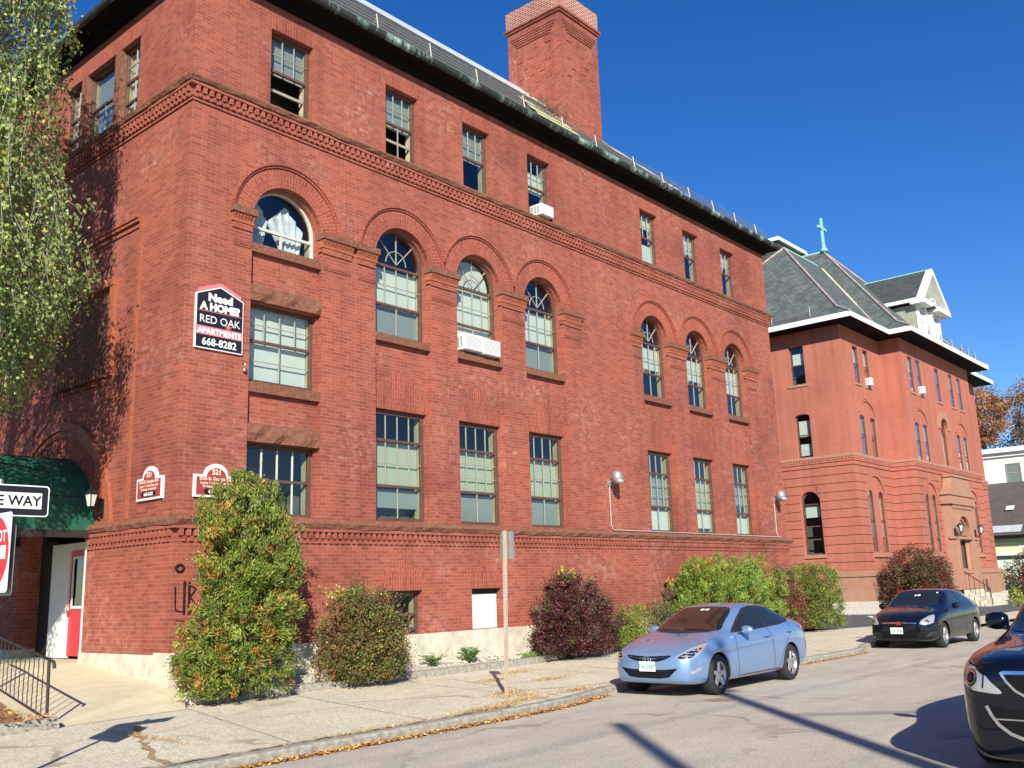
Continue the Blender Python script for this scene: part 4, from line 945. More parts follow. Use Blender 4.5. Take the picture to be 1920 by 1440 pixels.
for x in (47.55, 50.35): m.box(x-.18, x+.18, -.12, .1, 1.0, 3.72)
m.build('portal_moulding', 'brownstone_far', PB)
m = MB(PT); m.box(47.95, 50.15, .28, .345, 1.0, 5.1); m.build('entry_door', 'frame_brown', PB)
m = MB(PT)
for r_ in (.88, .66): m.ring(49.05, 3.95, r_, r_+.12, .06+.2*(1-r_), .3, n=20)
for x in (48.15, 48.4, 49.7, 49.95): m.tube([(x, .15, 1.0), (x, .15, 3.9)], .07, 8)
m.build('portal_column', 'brownstone_far', PB)
m = MB()
for k in range(5): m.box(47.6-.05*k, 50.5+.05*k, YP-.4-.26*(k+1), YP-.4-.26*k, .05, 1.0-.18*k-.02)
m.build('entry_steps', 'plinth_conc', R)
m = MB()
for x in (47.7,):
    m.tube([(x, YP-.5, 1.95), (x, YP-1.7, 1.05), (x, YP-1.75, .2)], .03, 6)
    for k in range(5): y = YP-.7-.24*k; zz = 1.9-.74*(YP-.5-y); m.tube([(x, y, zz-.9), (x, y, zz)], .015, 5)
m.build('step_railing', 'black_iron', R)
lantern(47.2, YP-.42, 4.15, 'F', 'wall_lantern', 'black lantern left of the stone portal of the far brick building', 'lanterns flanking the stone portal', 1.5)
lantern(50.95, YP-.42, 4.15, 'F', 'wall_lantern', 'black lantern right of the stone portal of the far brick building', 'lanterns flanking the stone portal', 1.5)
ac(40.75, YR+.02, 11.66, .36, .28, .38, 'white air conditioner in the top floor window left of the far building projection')
ac(45.45, YP+.02, 11.66, .36, .28, .38, 'white air conditioner in a top window of the projecting centre of the far building')
ac_ = None
# white eaves
O2 = 1.05
skirt(O2, 14.46, 14.72, 'eave_fascia', 'white_trim', d2=.0)
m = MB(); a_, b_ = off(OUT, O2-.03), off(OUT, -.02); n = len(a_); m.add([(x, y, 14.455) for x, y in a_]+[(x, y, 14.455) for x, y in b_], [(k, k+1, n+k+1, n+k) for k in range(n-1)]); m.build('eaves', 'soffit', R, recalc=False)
# roofs with flared feet
def hip(m, x0, x1, y0, y1, rdir, ra, rb, zr, z_e=14.73, flare=1.0, fz=.62):
    b = [(x0, y0), (x1, y0), (x1, y1), (x0, y1)]; f = [(x0+flare, y0+flare), (x1-flare, y0+flare), (x1-flare, y1-flare), (x0+flare, y1-flare)]
    vs = [(x, y, z_e) for x, y in b]+[(x, y, z_e+fz) for x, y in f]+[(*ra, zr), (*rb, zr)]
    lo = [(k, (k+1) % 4, 4+(k+1) % 4, 4+k) for k in range(4)]
    up_ = [(4, 5, 9, 8), (5, 6, 9), (6, 7, 8, 9), (7, 4, 8)] if rdir == 'x' else [(4, 5, 8), (5, 6, 9, 8), (6, 7, 9), (7, 4, 8, 9)]
    m.add(vs, lo+up_); return vs
m = MB(); va = hip(m, XR-O2, XK+O2, YR-O2, YB+.9, 'x', (42.35, 7.25), (56.1, 7.25), 20.85)
vp = hip(m, XI-O2, XJ+O2, YP-O2, 16, 'y', (49.15, 7.62), (49.15, 12), 22.42)
RF = m.build('roof', 'slate', R)
m = MB(); 
for pts in ([va[0], va[4], va[8]], [va[3], va[7], va[8]], [vp[0], vp[4], vp[8]], [vp[1], vp[5], vp[8]]): m.tube([Vector(p)+Vector((0, 0, .0)) for p in pts], .075, 6)
m.build('hip_ridge', 'ridge_stone', RF)
m = MB(); m.tube([va[8], (47.0, 7.25, 20.87)], .07, 6); m.tube([vp[8], (49.15, 12, 22.45)], .08, 6); m.build('copper_ridge', 'verdigris', RF)
# valley flashing : between pavilion left slope and main front slope
def vpt(s):   # pavilion left slope plane meets main front slope: param by height
    sp = (22.42-15.35)/(49.15-(XI-O2+1.0)); sa = (20.85-15.35)/(7.25-(YR-O2+1.0))
    z = 15.35+s; return Vector((XI-O2+1.0+s/sp, YR-O2+1.0+s/sa, z+.05))
m = MB(); a, b = vpt(1.7), vpt(5.5); w = Vector((.16, -.10, 0)); m.add([a-w, a+w, b+w, b-w], [(0, 1, 2, 3)]); m.build('valley_flashing', 'yellow_flash', RF, recalc=False)
a, b = vpt(-.2), vpt(1.7); m = MB(); m.add([a-w, a+w, b+w, b-w], [(0, 1, 2, 3)]); m.build('valley_flashing', 'ridge_stone', RF, recalc=False)
# cross
CR = thing('rooftop_cross', (49.15, 7.6, 22.4), 'green copper cross standing on the slate roof peak', 'cross')
m = MB(); m.lathe((49.15, 7.55, 22.4), [(.0, .5), (.10, .48), (.12, .3), (.2, .2), (.28, .0), (.0, .0)], 10); m.build('base', 'verdigris', CR)
m = MB(); m.box(49.08, 49.22, 7.48, 7.62, 22.8, 24.7); m.box(48.55, 49.75, 7.485, 7.615, 23.93, 24.09); m.build('cross_bars', 'verdigris', CR)
# taller block behind
m = MB(); m.box(45.9, 53, 9.2, 13, 19, 22.75); TB = m.build('roof_penthouse', 'slate_dark', R); m = MB(); m.box(45.7, 53.2, 9.0, 13.2, 22.75, 22.98); m.build('penthouse_cornice', 'white_trim', TB)
# gabled dormer
DX0, DX1, DY = 47.05, 51.05, 1.75; DR0, DR1, gz, rz = 46.75, 51.6, 17.45, 19.62; dc = (DR0+DR1)/2
m = MB(); m.box(DX0+.1, DX1, DY, 7, 15.0, 17.2); DM = m.build('dormer', 'shingle_grey', R)
m = MB(); m.add([(DR0, 1.22, gz), (dc, 1.22, rz), (DR1, 1.22, gz), (DR0, 7.5, gz), (dc, 7.5, rz), (DR1, 7.5, gz)] + [(DR0, 1.22, gz-.12), (DR1, 1.22, gz-.12), (DR0, 7.5, gz-.12), (DR1, 7.5, gz-.12)], [(0, 1, 4, 3), (1, 2, 5, 4), (6, 7, 9, 8)]); m.build('dormer_roof', 'slate_dark', DM, recalc=False)
m = MB(); m.add([(DR0+.2, 1.5, gz), (dc, 1.5, rz-.2), (DR1-.2, 1.5, gz)], [(0, 1, 2)]); m.build('dormer_gable', 'shingle_grey', DM, recalc=False)
m = MB(); 
for s_, e_ in (((DR0, gz), (dc, rz)), ((dc, rz), (DR1, gz))):
    m.hexa([(s_[0], 1.15, s_[1]-.28), (e_[0], 1.15, e_[1]-.28), (e_[0], 1.52, e_[1]-.28), (s_[0], 1.52, s_[1]-.28), (s_[0], 1.15, s_[1]+.05), (e_[0], 1.15, e_[1]+.05), (e_[0], 1.52, e_[1]+.05), (s_[0], 1.52, s_[1]+.05)])
for x_a, x_b in ((DR0-.05, DR0+1.5), (DR1-2.2, DR1+.05)): m.box(x_a, x_b, 1.12, 1.9, gz-.32, gz-.05)
m.box(DR0-.04, DR0+.12, 1.2, 5, gz-.18, gz+.02)
m.ring(dc+.3, gz+.0, .42, .52, 1.40, 1.49, n=14); m.box(dc-.2, dc+.9, 1.40, 1.49, gz-.1, gz+.25)
m.build('dormer_trim', 'white_trim', DM)
m = MB(); m.tube([(dc, 1.15, rz+.05), (dc, 7.4, rz+.05)], .05, 5); m.build('dormer_ridge', 'verdigris', DM)
for k, x in enumerate((47.45, 48.75, 50.05)):
    window(R, FT(DY-.06), x, x+.75, 15.5, 17.1, [(15.55, 16.3, 2, 1), (16.3, 17.05, 2, 2)], frame='white_trim', mun='white_trim', mw=.05, fwid=.12)
for x in (47.15, 48.3, 49.6, 50.85): m = MB(); m.box(x, x+.24, DY-.12, DY+.02, 15.3, 16.96); m.box(x-.05, x+.29, DY-.18, DY, 16.95, 17.15); m.build('dormer_pilaster', 'white_trim', DM)
# small dormer on the left slope
m = MB(); m.hexa([(37.9, 8.6, 15.4), (40.4, 8.6, 15.4), (40.4, 10.4, 15.4), (37.9, 10.4, 15.4), (37.9, 8.6, 17.4), (40.4, 8.6, 17.4), (40.4, 10.4, 17.4), (37.9, 10.4, 17.4)]); D2 = m.build('small_dormer', 'shingle_grey', R)
m = MB(); m.box(37.45, 40.4, 8.15, 10.9, 17.4, 17.62); m.build('dormer_cornice', 'white_trim', D2); m = MB(); m.add([(37.45, 8.15, 17.63), (37.45, 10.9, 17.63), (41, 10.9, 17.63), (41, 8.15, 17.63), (38.4, 9.5, 18.7), (42, 9.5, 18.7)], [(0, 1, 4), (1, 2, 5, 4), (2, 3, 5), (3, 0, 4, 5)]); m.build('dormer_roof', 'slate_dark', D2)
# snow rails on white eaves
def guard(pts, name):
    for p in pts:
        m = MB(); m.tube([(p[0], p[1], 14.85), (p[0], p[1], 15.45)], .028, 5); m.tube([(p[0]+.2, p[1]+.2, 14.95), (p[0], p[1], 15.35)], .02, 4); m.build('guard_post', 'rail_metal', RF)
    m = MB()
    for z in (15.08, 15.22, 15.38): m.tube([(p[0], p[1], z) for p in pts], .012, 4)
    m.build('guard_rails', 'rail_metal', RF)
guard([(XR-.7, y, 0) for y in (3.9, 6.0, 8.1)], 'a'); guard([(x, YP-.72, 0) for x in (46.2, 48.2, 50.2, 52.1, 53.4, 54.8)], 'b'); guard([(x, YR-.72, 0) for x in (56.6, 58.4, 60.2)], 'c')
# ------------------------------------------------------------------ houses behind
H = thing('white_house', (80, 3, .1), 'white clapboard house with flat cornice and a small sash window, behind the far brick building', 'house')
m = MB(); m.box(72, 88, -14, 12, .1, 10.9); m.build('wall', 'clap_white', H)
m = MB(); m.box(71.5, 88.4, -14.4, 12.4, 10.9, 11.25); m.box(71.8, 88.2, -14.2, 12.2, 10.6, 10.9); m.build('cornice', 'white_trim', H)
o = window(H, LT(71.93), 3.1, 4.15, 8.55, 10.05, [(8.6, 9.3, 1, 1), (9.3, 10.0, 2, 2)], frame='muntin', mun='muntin', blind=None)
m = MB(LT(71.95)); m.box(3.1, 4.15, .02, .05, 8.55, 10.05); m.build('blind', 'blind_grey', o)
m = MB(); m.box(76, 77.2, 1.6, 2.8, 10.9, 13.3); m.build('chimney', 'brick_far', H)
m = MB(); m.box(72.5, 73, .7, 1.2, 11.2, 12.2); m.build('vent_pipe', 'brick_far', H)
H2 = thing('yellow_house', (67, 3, .1), 'pale yellow low house under a wide dark brown roof, before the white house', 'house')
m = MB(); m.box(66, 72, -12, 9, .1, 4.4); m.build('wall', 'clap_yellow', H2)
m = MB(); m.add([(65.3, -12.6, 4.45), (65.3, 9.6, 4.45), (71.9, 9.6, 8.6), (71.9, -12.6, 8.6), (65.3, -12.6, 4.25), (65.3, 9.6, 4.25)], [(0, 3, 2, 1), (0, 1, 5, 4)]); m.build('roof', 'roof_brown', H2, recalc=False)
m = MB(); m.box(65.25, 65.35, -12.7, 9.7, 4.2, 4.4); m.build('gutter', 'soffit', H2); m = MB(); m.box(65.6, 66.0, -12.2, 9.2, 3.0, 3.25); m.box(65.9, 66, -12.2, 9.2, 3.9, 4.2); m.build('trim', 'mint_wall', H2)
m = MB(); m.box(65.97, 66.02, 1.4, 2.6, 3.5, 3.8); m.box(65.97, 66.02, -11, 8, .5, 2.9); m.build('porch_wall', 'mint_wall', H2)
m = MB(); m.add([(68.0, 3.05, 6.25), (68.0, 3.6, 6.25), (68.5, 3.6, 6.56), (68.5, 3.05, 6.56)], [(0, 1, 2, 3)]); m.v = [(x-.06, y, z+.05) for x, y, z in m.v]; m.build('roof_vent', 'white_trim', H2, recalc=False)
m = MB(); m.add([(65.5, 2.2, 4.62), (65.5, 4.3, 4.62), (66.3, 4.3, 5.12), (66.3, 2.2, 5.12)], [(0, 1, 2, 3)]); m.build('skylight', 'metal_strip', H2, recalc=False)
# street side across the road (behind the viewer)
for k, (x, w, h) in enumerate([(-34, 12, 8), (-14, 11, 7.5), (4, 13, 8.5), (26, 12, 8), (48, 12, 7.5)]):
    pass
# ================================================================== CARS
def catmull(xs, ys, x):
    i = max(0, min(len(xs)-2, int(np.searchsorted(xs, x)-1)))
    x0, x1 = xs[i], xs[i+1]; t = (x-x0)/(x1-x0)
    def sl(k):
        if k <= 0: return (ys[1]-ys[0])/(xs[1]-xs[0])
        if k >= len(xs)-1: return (ys[-1]-ys[-2])/(xs[-1]-xs[-2])
        a = (ys[k]-ys[k-1])/(xs[k]-xs[k-1]); b = (ys[k+1]-ys[k])/(xs[k+1]-xs[k])
        return 0 if a*b <= 0 else 2*a*b/(a+b)
    h = x1-x0; m0, m1 = sl(i)*h, sl(i+1)*h
    return (2*t**3-3*t*t+1)*ys[i]+(t**3-2*t*t+t)*m0+(-2*t**3+3*t*t)*ys[i+1]+(t**3-t*t)*m1
class Car:
    """lofted body; x from nose to tail, y across (camera side negative), z up; origin at nose, ground, centre line"""
    def __init__(s, name, org, stations, wheels, wr, label, cat, paint, wx, tw=.205, arch=.045, group=None):
        s.org = org; s.root = thing(name, org, label, cat, group); s.paint = paint
        st = np.array(stations, float); xs = st[:, 0]
        X = sorted(set(list(xs)+[xs[0]+(xs[-1]-xs[0])*k/70 for k in range(71)]))
        # ring controls: zb w zm ws zs wb zbelt wr zr zt
        rings = []
        for x in X:
            zb, w, zm, ws, zs, wb, zbt, wr_, zr, zt = [catmull(xs, st[:, k], x) for k in range(1, 11)]
            P = [(0, zb), (.55*w, zb), (.86*w, zb+.005), (.965*w, zb+.05), (w, zb+.6*(zm-zb)), (w*1.0, zm), ((w+ws)/2*.999, (zm+zs)/2+.01), (ws, zs), (wb, zbt), ((wb*.42+wr_*.58), zbt+(zr-zbt)*.62), (wr_, zr), (.72*wr_, zr+(zt-zr)*.62), (.36*wr_, zr+(zt-zr)*.92), (0, zt)]
            rings.append(P)
        nP = len(rings[0]); bm = bmesh.new(); V = []
        for x, P in zip(X, rings):
            row = [bm.verts.new((x, y, z)) for y, z in P]+[bm.verts.new((x, -y, z)) for y, z in P[-2:0:-1]]; V.append(row)
        n = len(V[0])
        for a, b in zip(V, V[1:]):
            for k in range(n): bm.faces.new((a[k], a[(k+1) % n], b[(k+1) % n], b[k]))
        bm.faces.new(V[0]); bm.faces.new(V[-1][::-1])
        bmesh.ops.recalc_face_normals(bm, faces=bm.faces)
        me = bpy.data.meshes.new('tmp'); bm.to_mesh(me); bm.free()
        o = bpy.data.objects.new('tmp', me); COL.objects.link(o)
        sm = o.modifiers.new('s', 'SUBSURF'); sm.levels = 1; sm.render_levels = 1
        cut = []
        for wxx in wheels:
            for sg in (-1, 1):
                c = MB(); c.lathe((wxx, sg*(wx+.17), wr), [(0, -.42), (wr+arch, -.42), (wr+arch, .42), (0, .42)], 40, axis='y', smooth=False)
                co = c.build('cut', 'car_dark', recalc=True); cut.append(co)
                bo = o.modifiers.new('b', 'BOOLEAN'); bo.operation = 'DIFFERENCE'; bo.object = co; bo.solver = 'EXACT'
        bpy.context.view_layer.update()
        dg = bpy.context.evaluated_depsgraph_get()
        me2 = bpy.data.meshes.new_from_object(o.evaluated_get(dg)); me2.name = 'body'
        bpy.data.objects.remove(o)
        for c in cut: bpy.data.objects.remove(c)
        me2.materials.clear(); me2.materials.append(MATS[paint])
        b_ = bmesh.new(); b_.from_mesh(me2); s.bvh = BVHTree.FromBMesh(b_)
        for e in b_.edges: e.smooth = not (len(e.link_faces) == 2 and e.calc_face_angle() > radians(38))
        for f in b_.faces: f.smooth = True
        b_.to_mesh(me2); b_.free()
        s.body = bpy.data.objects.new('body', me2); COL.objects.link(s.body); s.body.parent = s.root; ORG[s.body.name] = tuple(org)
        for wxx in wheels:
            for sg in (-1, 1): s.wheel(wxx, sg, wr, wx, tw, arch)
    def W(s, x, y, z): return (x+s.org[0], y+s.org[1], z+s.org[2])
    def mb(s): return MB(lambda x, y, z: (x+s.org[0], y+s.org[1], z+s.org[2]))
    def wheel(s, x, sg, r, wx, tw, arch):
        yo = sg*(wx+tw/2)            # outer face
        m = s.mb(); d = -sg
        m.lathe((x, yo, r), [(r*.66, 0), (r*.70, -.004*d), (r*.93, .006*d), (r, .03*d), (r, (tw-.03)*d), (r*.93, tw*d), (r*.6, tw*d)], 36, axis='y'); 
        t = m.build('wheel', 'tire', s.root)
        m = s.mb(); m.lathe((x, yo, r), [(r*.60, .06*d), (r*.66, .01*d), (r*.70, .003*d), (r*.70, .03*d)], 36, axis='y')
        ns = 5
        for k in range(ns):
            a = 2*pi*k/ns+.3; ca, sa = cos(a), sin(a); pc, ps = -sa, ca
            def q(rad, wd, dy): return (x+ca*rad+pc*wd, yo+dy*d, r+sa*rad+ps*wd)
            m.hexa([q(r*.12, -.045, .045), q(r*.64, -.028, .03), q(r*.64, .028, .03), q(r*.12, .045, .045), q(r*.12, -.035, .012), q(r*.66, -.016, .006), q(r*.66, .016, .006), q(r*.12, .035, .012)])
        m.lathe((x, yo, r), [(0, .006*d), (r*.14, .008*d), (r*.18, .02*d), (r*.18, .05*d)], 20, axis='y')
        m.build('rim', 'rim', t)
        m = s.mb(); m.lathe((x, yo, r), [(0, .075*d), (r*.68, .07*d)], 28, axis='y'); m.build('brake', 'car_dark', t)
        m = s.mb(); n = 24; vs = []
        R = r+arch-.004
        for k in range(n+1):
            a = radians(-12)+(pi+radians(24))*k/n
            for yy in (yo-sg*.02, sg*.25): vs.append((x+R*cos(a), yy, r+R*sin(a)))
        m.add(vs, [(2*k, 2*k+1, 2*k+3, 2*k+2) for k in range(n)]); m.build('wheel_arch', 'car_dark', s.root, recalc=False)
    def patch(s, name, mat, poly, d, O, U, off=.006, par=None, mirror=False, sub=.05, maxd=9, thick=None, smooth=True):
        """polygon (u, z) laid in the plane O + u*U + z*Z, thrown along d on to the body"""
        from mathutils.geometry import delaunay_2d_cdt
        outs = []
        for sg in ((1, -1) if mirror else (1,)):
            D = Vector((d[0], d[1]*sg, d[2])).normalized(); Uv = Vector((U[0], U[1]*sg, U[2])); Ov = Vector((O[0], O[1]*sg, O[2]))
            P = [];
            for i, (a, b) in enumerate(poly):
                c, e = poly[(i+1) % len(poly)]; L = sqrt((c-a)**2+(e-b)**2); n = max(1, int(L/sub)); P += [(a+(c-a)*k/n, b+(e-b)*k/n) for k in range(n)]
            nb = len(P); xs_ = [p[0] for p in P]; zs_ = [p[1] for p in P]
            I = []
            u = min(xs_)+sub/2
            while u < max(xs_):
                v = min(zs_)+sub/2
                while v < max(zs_):
                    ins = False; j = nb-1
                    for i in range(nb):
                        if (P[i][1] > v) != (P[j][1] > v) and u < (P[j][0]-P[i][0])*(v-P[i][1])/(P[j][1]-P[i][1])+P[i][0]: ins = not ins
                        j = i
                    if ins and min((P[i][0]-u)**2+(P[i][1]-v)**2 for i in range(nb)) > (sub*.4)**2: I.append((u, v))
                    v += sub
                u += sub
            res = delaunay_2d_cdt([Vector(p) for p in P+I], [(i, (i+1) % nb) for i in range(nb)], [list(range(nb))], 1, 1e-5)
            vs = []; last = None; ok = True
            for co in res[0]:
                o_ = Ov+Uv*co.x+Vector((0, 0, co.y)); h = s.bvh.ray_cast(o_, D, maxd)
                if h[0] is None:
                    hh = s.bvh.find_nearest(last if last else o_+D*2); p = hh[0]; nn = hh[1]
                else: p, nn = h[0], h[1]
                if nn.dot(D) > 0: nn = -nn
                vs.append(p+nn*off); last = p
            m = s.mb(); m.add([tuple(v) for v in vs], [tuple(f) for f in res[2]], smooth=smooth); outs.append(m.build(name, mat, par or s.body, recalc=False))
        return outs
    def line(s, pts, w, mat, d, O, U, name='seam', off=.004, mirror=False, n=14, par=None):
        """thin strip along a polyline (u,z)"""
        for sg in ((1, -1) if mirror else (1,)):
            D = Vector((d[0], d[1]*sg, d[2])).normalized(); Uv = Vector((U[0], U[1]*sg, U[2])); Ov = Vector((O[0], O[1]*sg, O[2])); P = []
            for (a, b), (c, e) in zip(pts, pts[1:]):
                k = max(1, int(sqrt((c-a)**2+(e-b)**2)/.04)); P += [(a+(c-a)*j/k, b+(e-b)*j/k) for j in range(k)]
            P.append(pts[-1]); vs = []
            for i, (a, b) in enumerate(P):
                c, e = P[min(i+1, len(P)-1)]; f, g = P[max(i-1, 0)]; L = max(1e-6, sqrt((c-f)**2+(e-g)**2)); nx, nz = -(e-g)/L*w/2, (c-f)/L*w/2
                for sgn in (1, -1):
                    h = s.bvh.ray_cast(Ov+Uv*(a+sgn*nx)+Vector((0, 0, b+sgn*nz)), D, 9)
                    if h[0] is None: vs.append(vs[-2] if len(vs) > 1 else Vector((0, 0, .5))); continue
                    nn = h[1] if h[1].dot(D) < 0 else -h[1]; vs.append(h[0]+nn*off)
            m = s.mb(); m.add([tuple(v) for v in vs], [(2*i, 2*i+1, 2*i+3, 2*i+2) for i in range(len(P)-1)]); m.build(name, mat, par or s.body, recalc=False)
SIDE = dict(d=(0, 1, 0), O=(0, -4, 0), U=(1, 0, 0)); FRONT = dict(d=(1, 0, 0), O=(-4, 0, 0), U=(0, 1, 0))
DG = (cos(radians(50)), sin(radians(50)), 0)     # three-quarter throw for lamps on the camera side corner
def smoothpoly(P, n=4):
    out_ = []; N = len(P)
    for i in range(N):
        p0, p1, p2, p3 = [Vector(P[(i+k) % N]) for k in (-1, 0, 1, 2)]
        for k in range(n):
            t = k/n; v = .5*((2*p1)+(-p0+p2)*t+(2*p0-5*p1+4*p2-p3)*t*t+(-p0+3*p1-3*p2+p3)*t**3); out_.append((v.x, v.y))
    return out_
#            x    zb   w    zm   ws   zs   wb   zbt  wr   zr   zt
ELA = [(0.00, .34, .42, .46, .40, .55, .34, .60, .24, .625, .635),
       (0.05, .25, .58, .46, .56, .58, .50, .645, .36, .675, .69),
       (0.16, .21, .72, .47, .70, .62, .64, .70, .46, .735, .75),
       (0.38, .19, .815, .49, .80, .68, .74, .77, .52, .815, .835),
       (0.75, .18, .85, .52, .835, .755, .785, .855, .56, .895, .915),
       (1.12, .18, .855, .54, .845, .81, .80, .925, .60, .965, .985),
       (1.32, .18, .857, .55, .845, .83, .795, .955, .62, 1.02, 1.045),
       (1.75, .18, .86, .56, .845, .85, .785, .975, .61, 1.22, 1.25),
       (2.15, .18, .86, .56, .845, .865, .78, .99, .575, 1.365, 1.405),
       (2.55, .18, .86, .57, .845, .875, .775, 1.00, .56, 1.395, 1.435),
       (3.05, .18, .86, .57, .845, .89, .77, 1.015, .55, 1.37, 1.41),
       (3.45, .18, .858, .58, .842, .91, .76, 1.035, .54, 1.285, 1.325),
       (3.80, .19, .85, .59, .83, .92, .735, 1.045, .54, 1.175, 1.205),
       (4.10, .22, .83, .60, .80, .92, .70, 1.03, .53, 1.085, 1.105),
       (4.35, .28, .78, .60, .75, .90, .66, 1.00, .50, 1.05, 1.065),
       (4.49, .36, .68, .62, .66, .86, .58, .96, .44, 1.00, 1.01),
       (4.53, .46, .55, .62, .52, .82, .46, .90, .34, .93, .94)]
C1 = Car('parked_sedan', (4.96, -6.22, 0), ELA, (.85, 3.54), .318, 'light metallic blue four door sedan parked at the kerb in front of the bushes', 'car', 'paint_blue', .742)
P = smoothpoly([(-.62, 1.0), (-.3, .985), (0, .98), (.3, .985), (.62, 1.0), (.60, 1.1), (.50, 1.33), (.3, 1.368), (0, 1.375), (-.3, 1.368), (-.50, 1.33), (-.60, 1.1)], 3)
C1.patch('windshield', 'glass_car', P, off=.005, **FRONT)
C1.patch('roof_tint', 'paint_blue', [(0, 0), (.01, 0), (.01, .01)], **SIDE) if False else None
# side glass
fw_ = [(1.55, .975), (1.75, 1.09), (2.0, 1.22), (2.2, 1.30), (2.4, 1.335), (2.66, 1.345), (2.70, 1.01), (2.1, .985)]
rw_ = [(2.79, 1.015), (2.75, 1.343), (3.0, 1.335), (3.3, 1.28), (3.55, 1.20), (3.72, 1.11), (3.62, 1.065), (3.3, 1.035)]
dlo = [(1.40, .955), (1.62, 1.06), (1.95, 1.235), (2.2, 1.335), (2.5, 1.372), (2.9, 1.366), (3.25, 1.315), (3.55, 1.235), (3.82, 1.10), (3.70, 1.05), (3.3, 1.012), (2.7, .985), (2.1, .962)]
for mz in (False, True):
    o_ = SIDE if not mz else dict(d=(0, -1, 0), O=(0, 4, 0), U=(1, 0, 0))
    tr_ = C1.patch('window_trim', 'black_plastic', dlo, off=.004, **o_)[0]
    C1.patch('side_window', 'glass_car', fw_, off=.010, par=tr_, **o_); C1.patch('side_window', 'glass_car', rw_, off=.010, par=tr_, **o_)
C1.line([(1.50, .93), (1.47, .70), (1.50, .32), (1.52, .24)], .008, 'black_plastic', mirror=False, name='door_seam', **SIDE)
C1.line([(2.72, .98), (2.80, .85), (2.84, .55), (2.84, .26)], .009, 'black_plastic', name='door_seam', **SIDE)
C1.line([(3.66, 1.05), (3.60, .90), (3.42, .72), (3.16, .50), (3.05, .26)], .008, 'black_plastic', name='door_seam', **SIDE)
C1.line([(1.52, .245), (3.05, .255)], .012, 'black_plastic', name='sill_seam', **SIDE)
C1.line([(1.15, .66), (1.6, .70), (2.3, .735), (3.2, .785), (3.9, .83)], .012, 'paint_blue', name='body_crease', off=.010, **SIDE)
for hx, hz in ((2.50, .845), (3.42, .885)):
    m = C1.mb(); m.tube([(hx, -.862, hz), (hx+.04, -.885, hz+.004), (hx+.15, -.885, hz+.008), (hx+.19, -.862, hz+.01)], .014, 6); m.build('door_handle', 'paint_blue', C1.body)
# mirror
for sg in (-1, 1):
    m = C1.mb(); m.lathe((0, 0, 0), [(0, -.10), (.055, -.085), (.078, -.04), (.082, .02), (.07, .07), (0, .085)], 14, axis='y')
    m.v = [(C1.org[0]+1.72+(x-C1.org[0])*.85, C1.org[1]+sg*.93+(y-C1.org[1])*1.15, .985+z*.95) for x, y, z in m.v]; mm_ = m.build('side_mirror', 'paint_blue', C1.root)
    m = C1.mb(); m.tube([(1.66, sg*.80, .95), (1.70, sg*.88, .955)], .028, 6); m.build('mirror_arm', 'black_plastic', mm_)
# lamps
HL = smoothpoly([(.02, .625), (.12, .595), (.28, .605), (.43, .685), (.55, .77), (.63, .83), (.50, .81), (.32, .77), (.15, .70)], 3)
def lampset(C, poly, Ou, dang, name='headlight', mat='lamp_lens'):
    D = (cos(radians(dang)), sin(radians(dang)), 0); U = (sin(radians(dang)), -cos(radians(dang)), 0); O_ = (Ou[0]-3*D[0], Ou[1]-3*D[1], 0)
    return C.patch(name, mat, poly, d=D, O=O_, U=U, off=.007, mirror=True, sub=.04)
h = lampset(C1, HL, (.10, -.42), 42)
for hh in h: pass
HD = smoothpoly([(.06, .635), (.14, .622), (.26, .632), (.30, .68), (.20, .69), (.11, .665)], 3)
for pp, mt in ((smoothpoly([(.05, .630), (.14, .612), (.27, .625), (.40, .70), (.50, .765), (.40, .755), (.28, .725), (.14, .675)], 3), 'car_dark'), (smoothpoly([(.13, .635), (.20, .625), (.27, .645), (.28, .685), (.20, .68)], 3), 'chrome'), (smoothpoly([(.31, .675), (.37, .695), (.42, .73), (.36, .728), (.31, .705)], 3), 'chrome')): lampset(C1, pp, (.10, -.42), 42, 'lamp_housing', mt)
lampset(C1, smoothpoly([(.40, .715), (.46, .735), (.58, .812), (.50, .795), (.42, .76)], 2), (.10, -.42), 42, 'indicator', 'lamp_amber')
fogs = lampset(C1, [(.25, .37), (.42, .42), (.44, .47), (.36, .465), (.30, .43), (.24, .42)], (.10, -.42), 42, 'fog_lamp', 'lamp_lens')
# grille, intake, badge, plate
gr = C1.patch('grille', 'car_dark', smoothpoly([(-.42, .665), (-.2, .655), (0, .65), (.2, .655), (.42, .665), (.36, .62), (.2, .575), (0, .56), (-.2, .575), (-.36, .62)], 3), off=.007, **FRONT)[0]
C1.line([(-.38, .645), (-.2, .622), (-.1, .612), (.1, .612), (.2, .622), (.38, .645)], .008, 'chrome', off=.012, name='grille_bar', par=gr, **FRONT)
C1.patch('lower_intake', 'car_dark', [(-.54, .47), (-.3, .445), (0, .44), (.3, .445), (.54, .47), (.38, .33), (.2, .31), (-.2, .31), (-.38, .33)], off=.007, **FRONT)
for z in (.35, .385, .42): C1.line([(-.40, z), (.40, z)], .006, 'black_plastic', off=.013, name='intake_bar', **FRONT)
m = C1.mb()
def oval(m, cx, cz, a, b, r, x): m.tube([(x, cx+a*cos(t), cz+b*sin(t)) for t in [2*pi*k/20 for k in range(21)]], r, 5)
oval(m, 0, .61, .078, .040, .006, -.022); m.tube([(-.024, -.035, .578), (-.024, -.022, .642)], .008, 5); m.tube([(-.024, .022, .578), (-.024, .035, .642)], .008, 5); m.tube([(-.024, -.03, .607), (-.024, .03, .613)], .006, 5)
m.build('badge', 'chrome', C1.root)
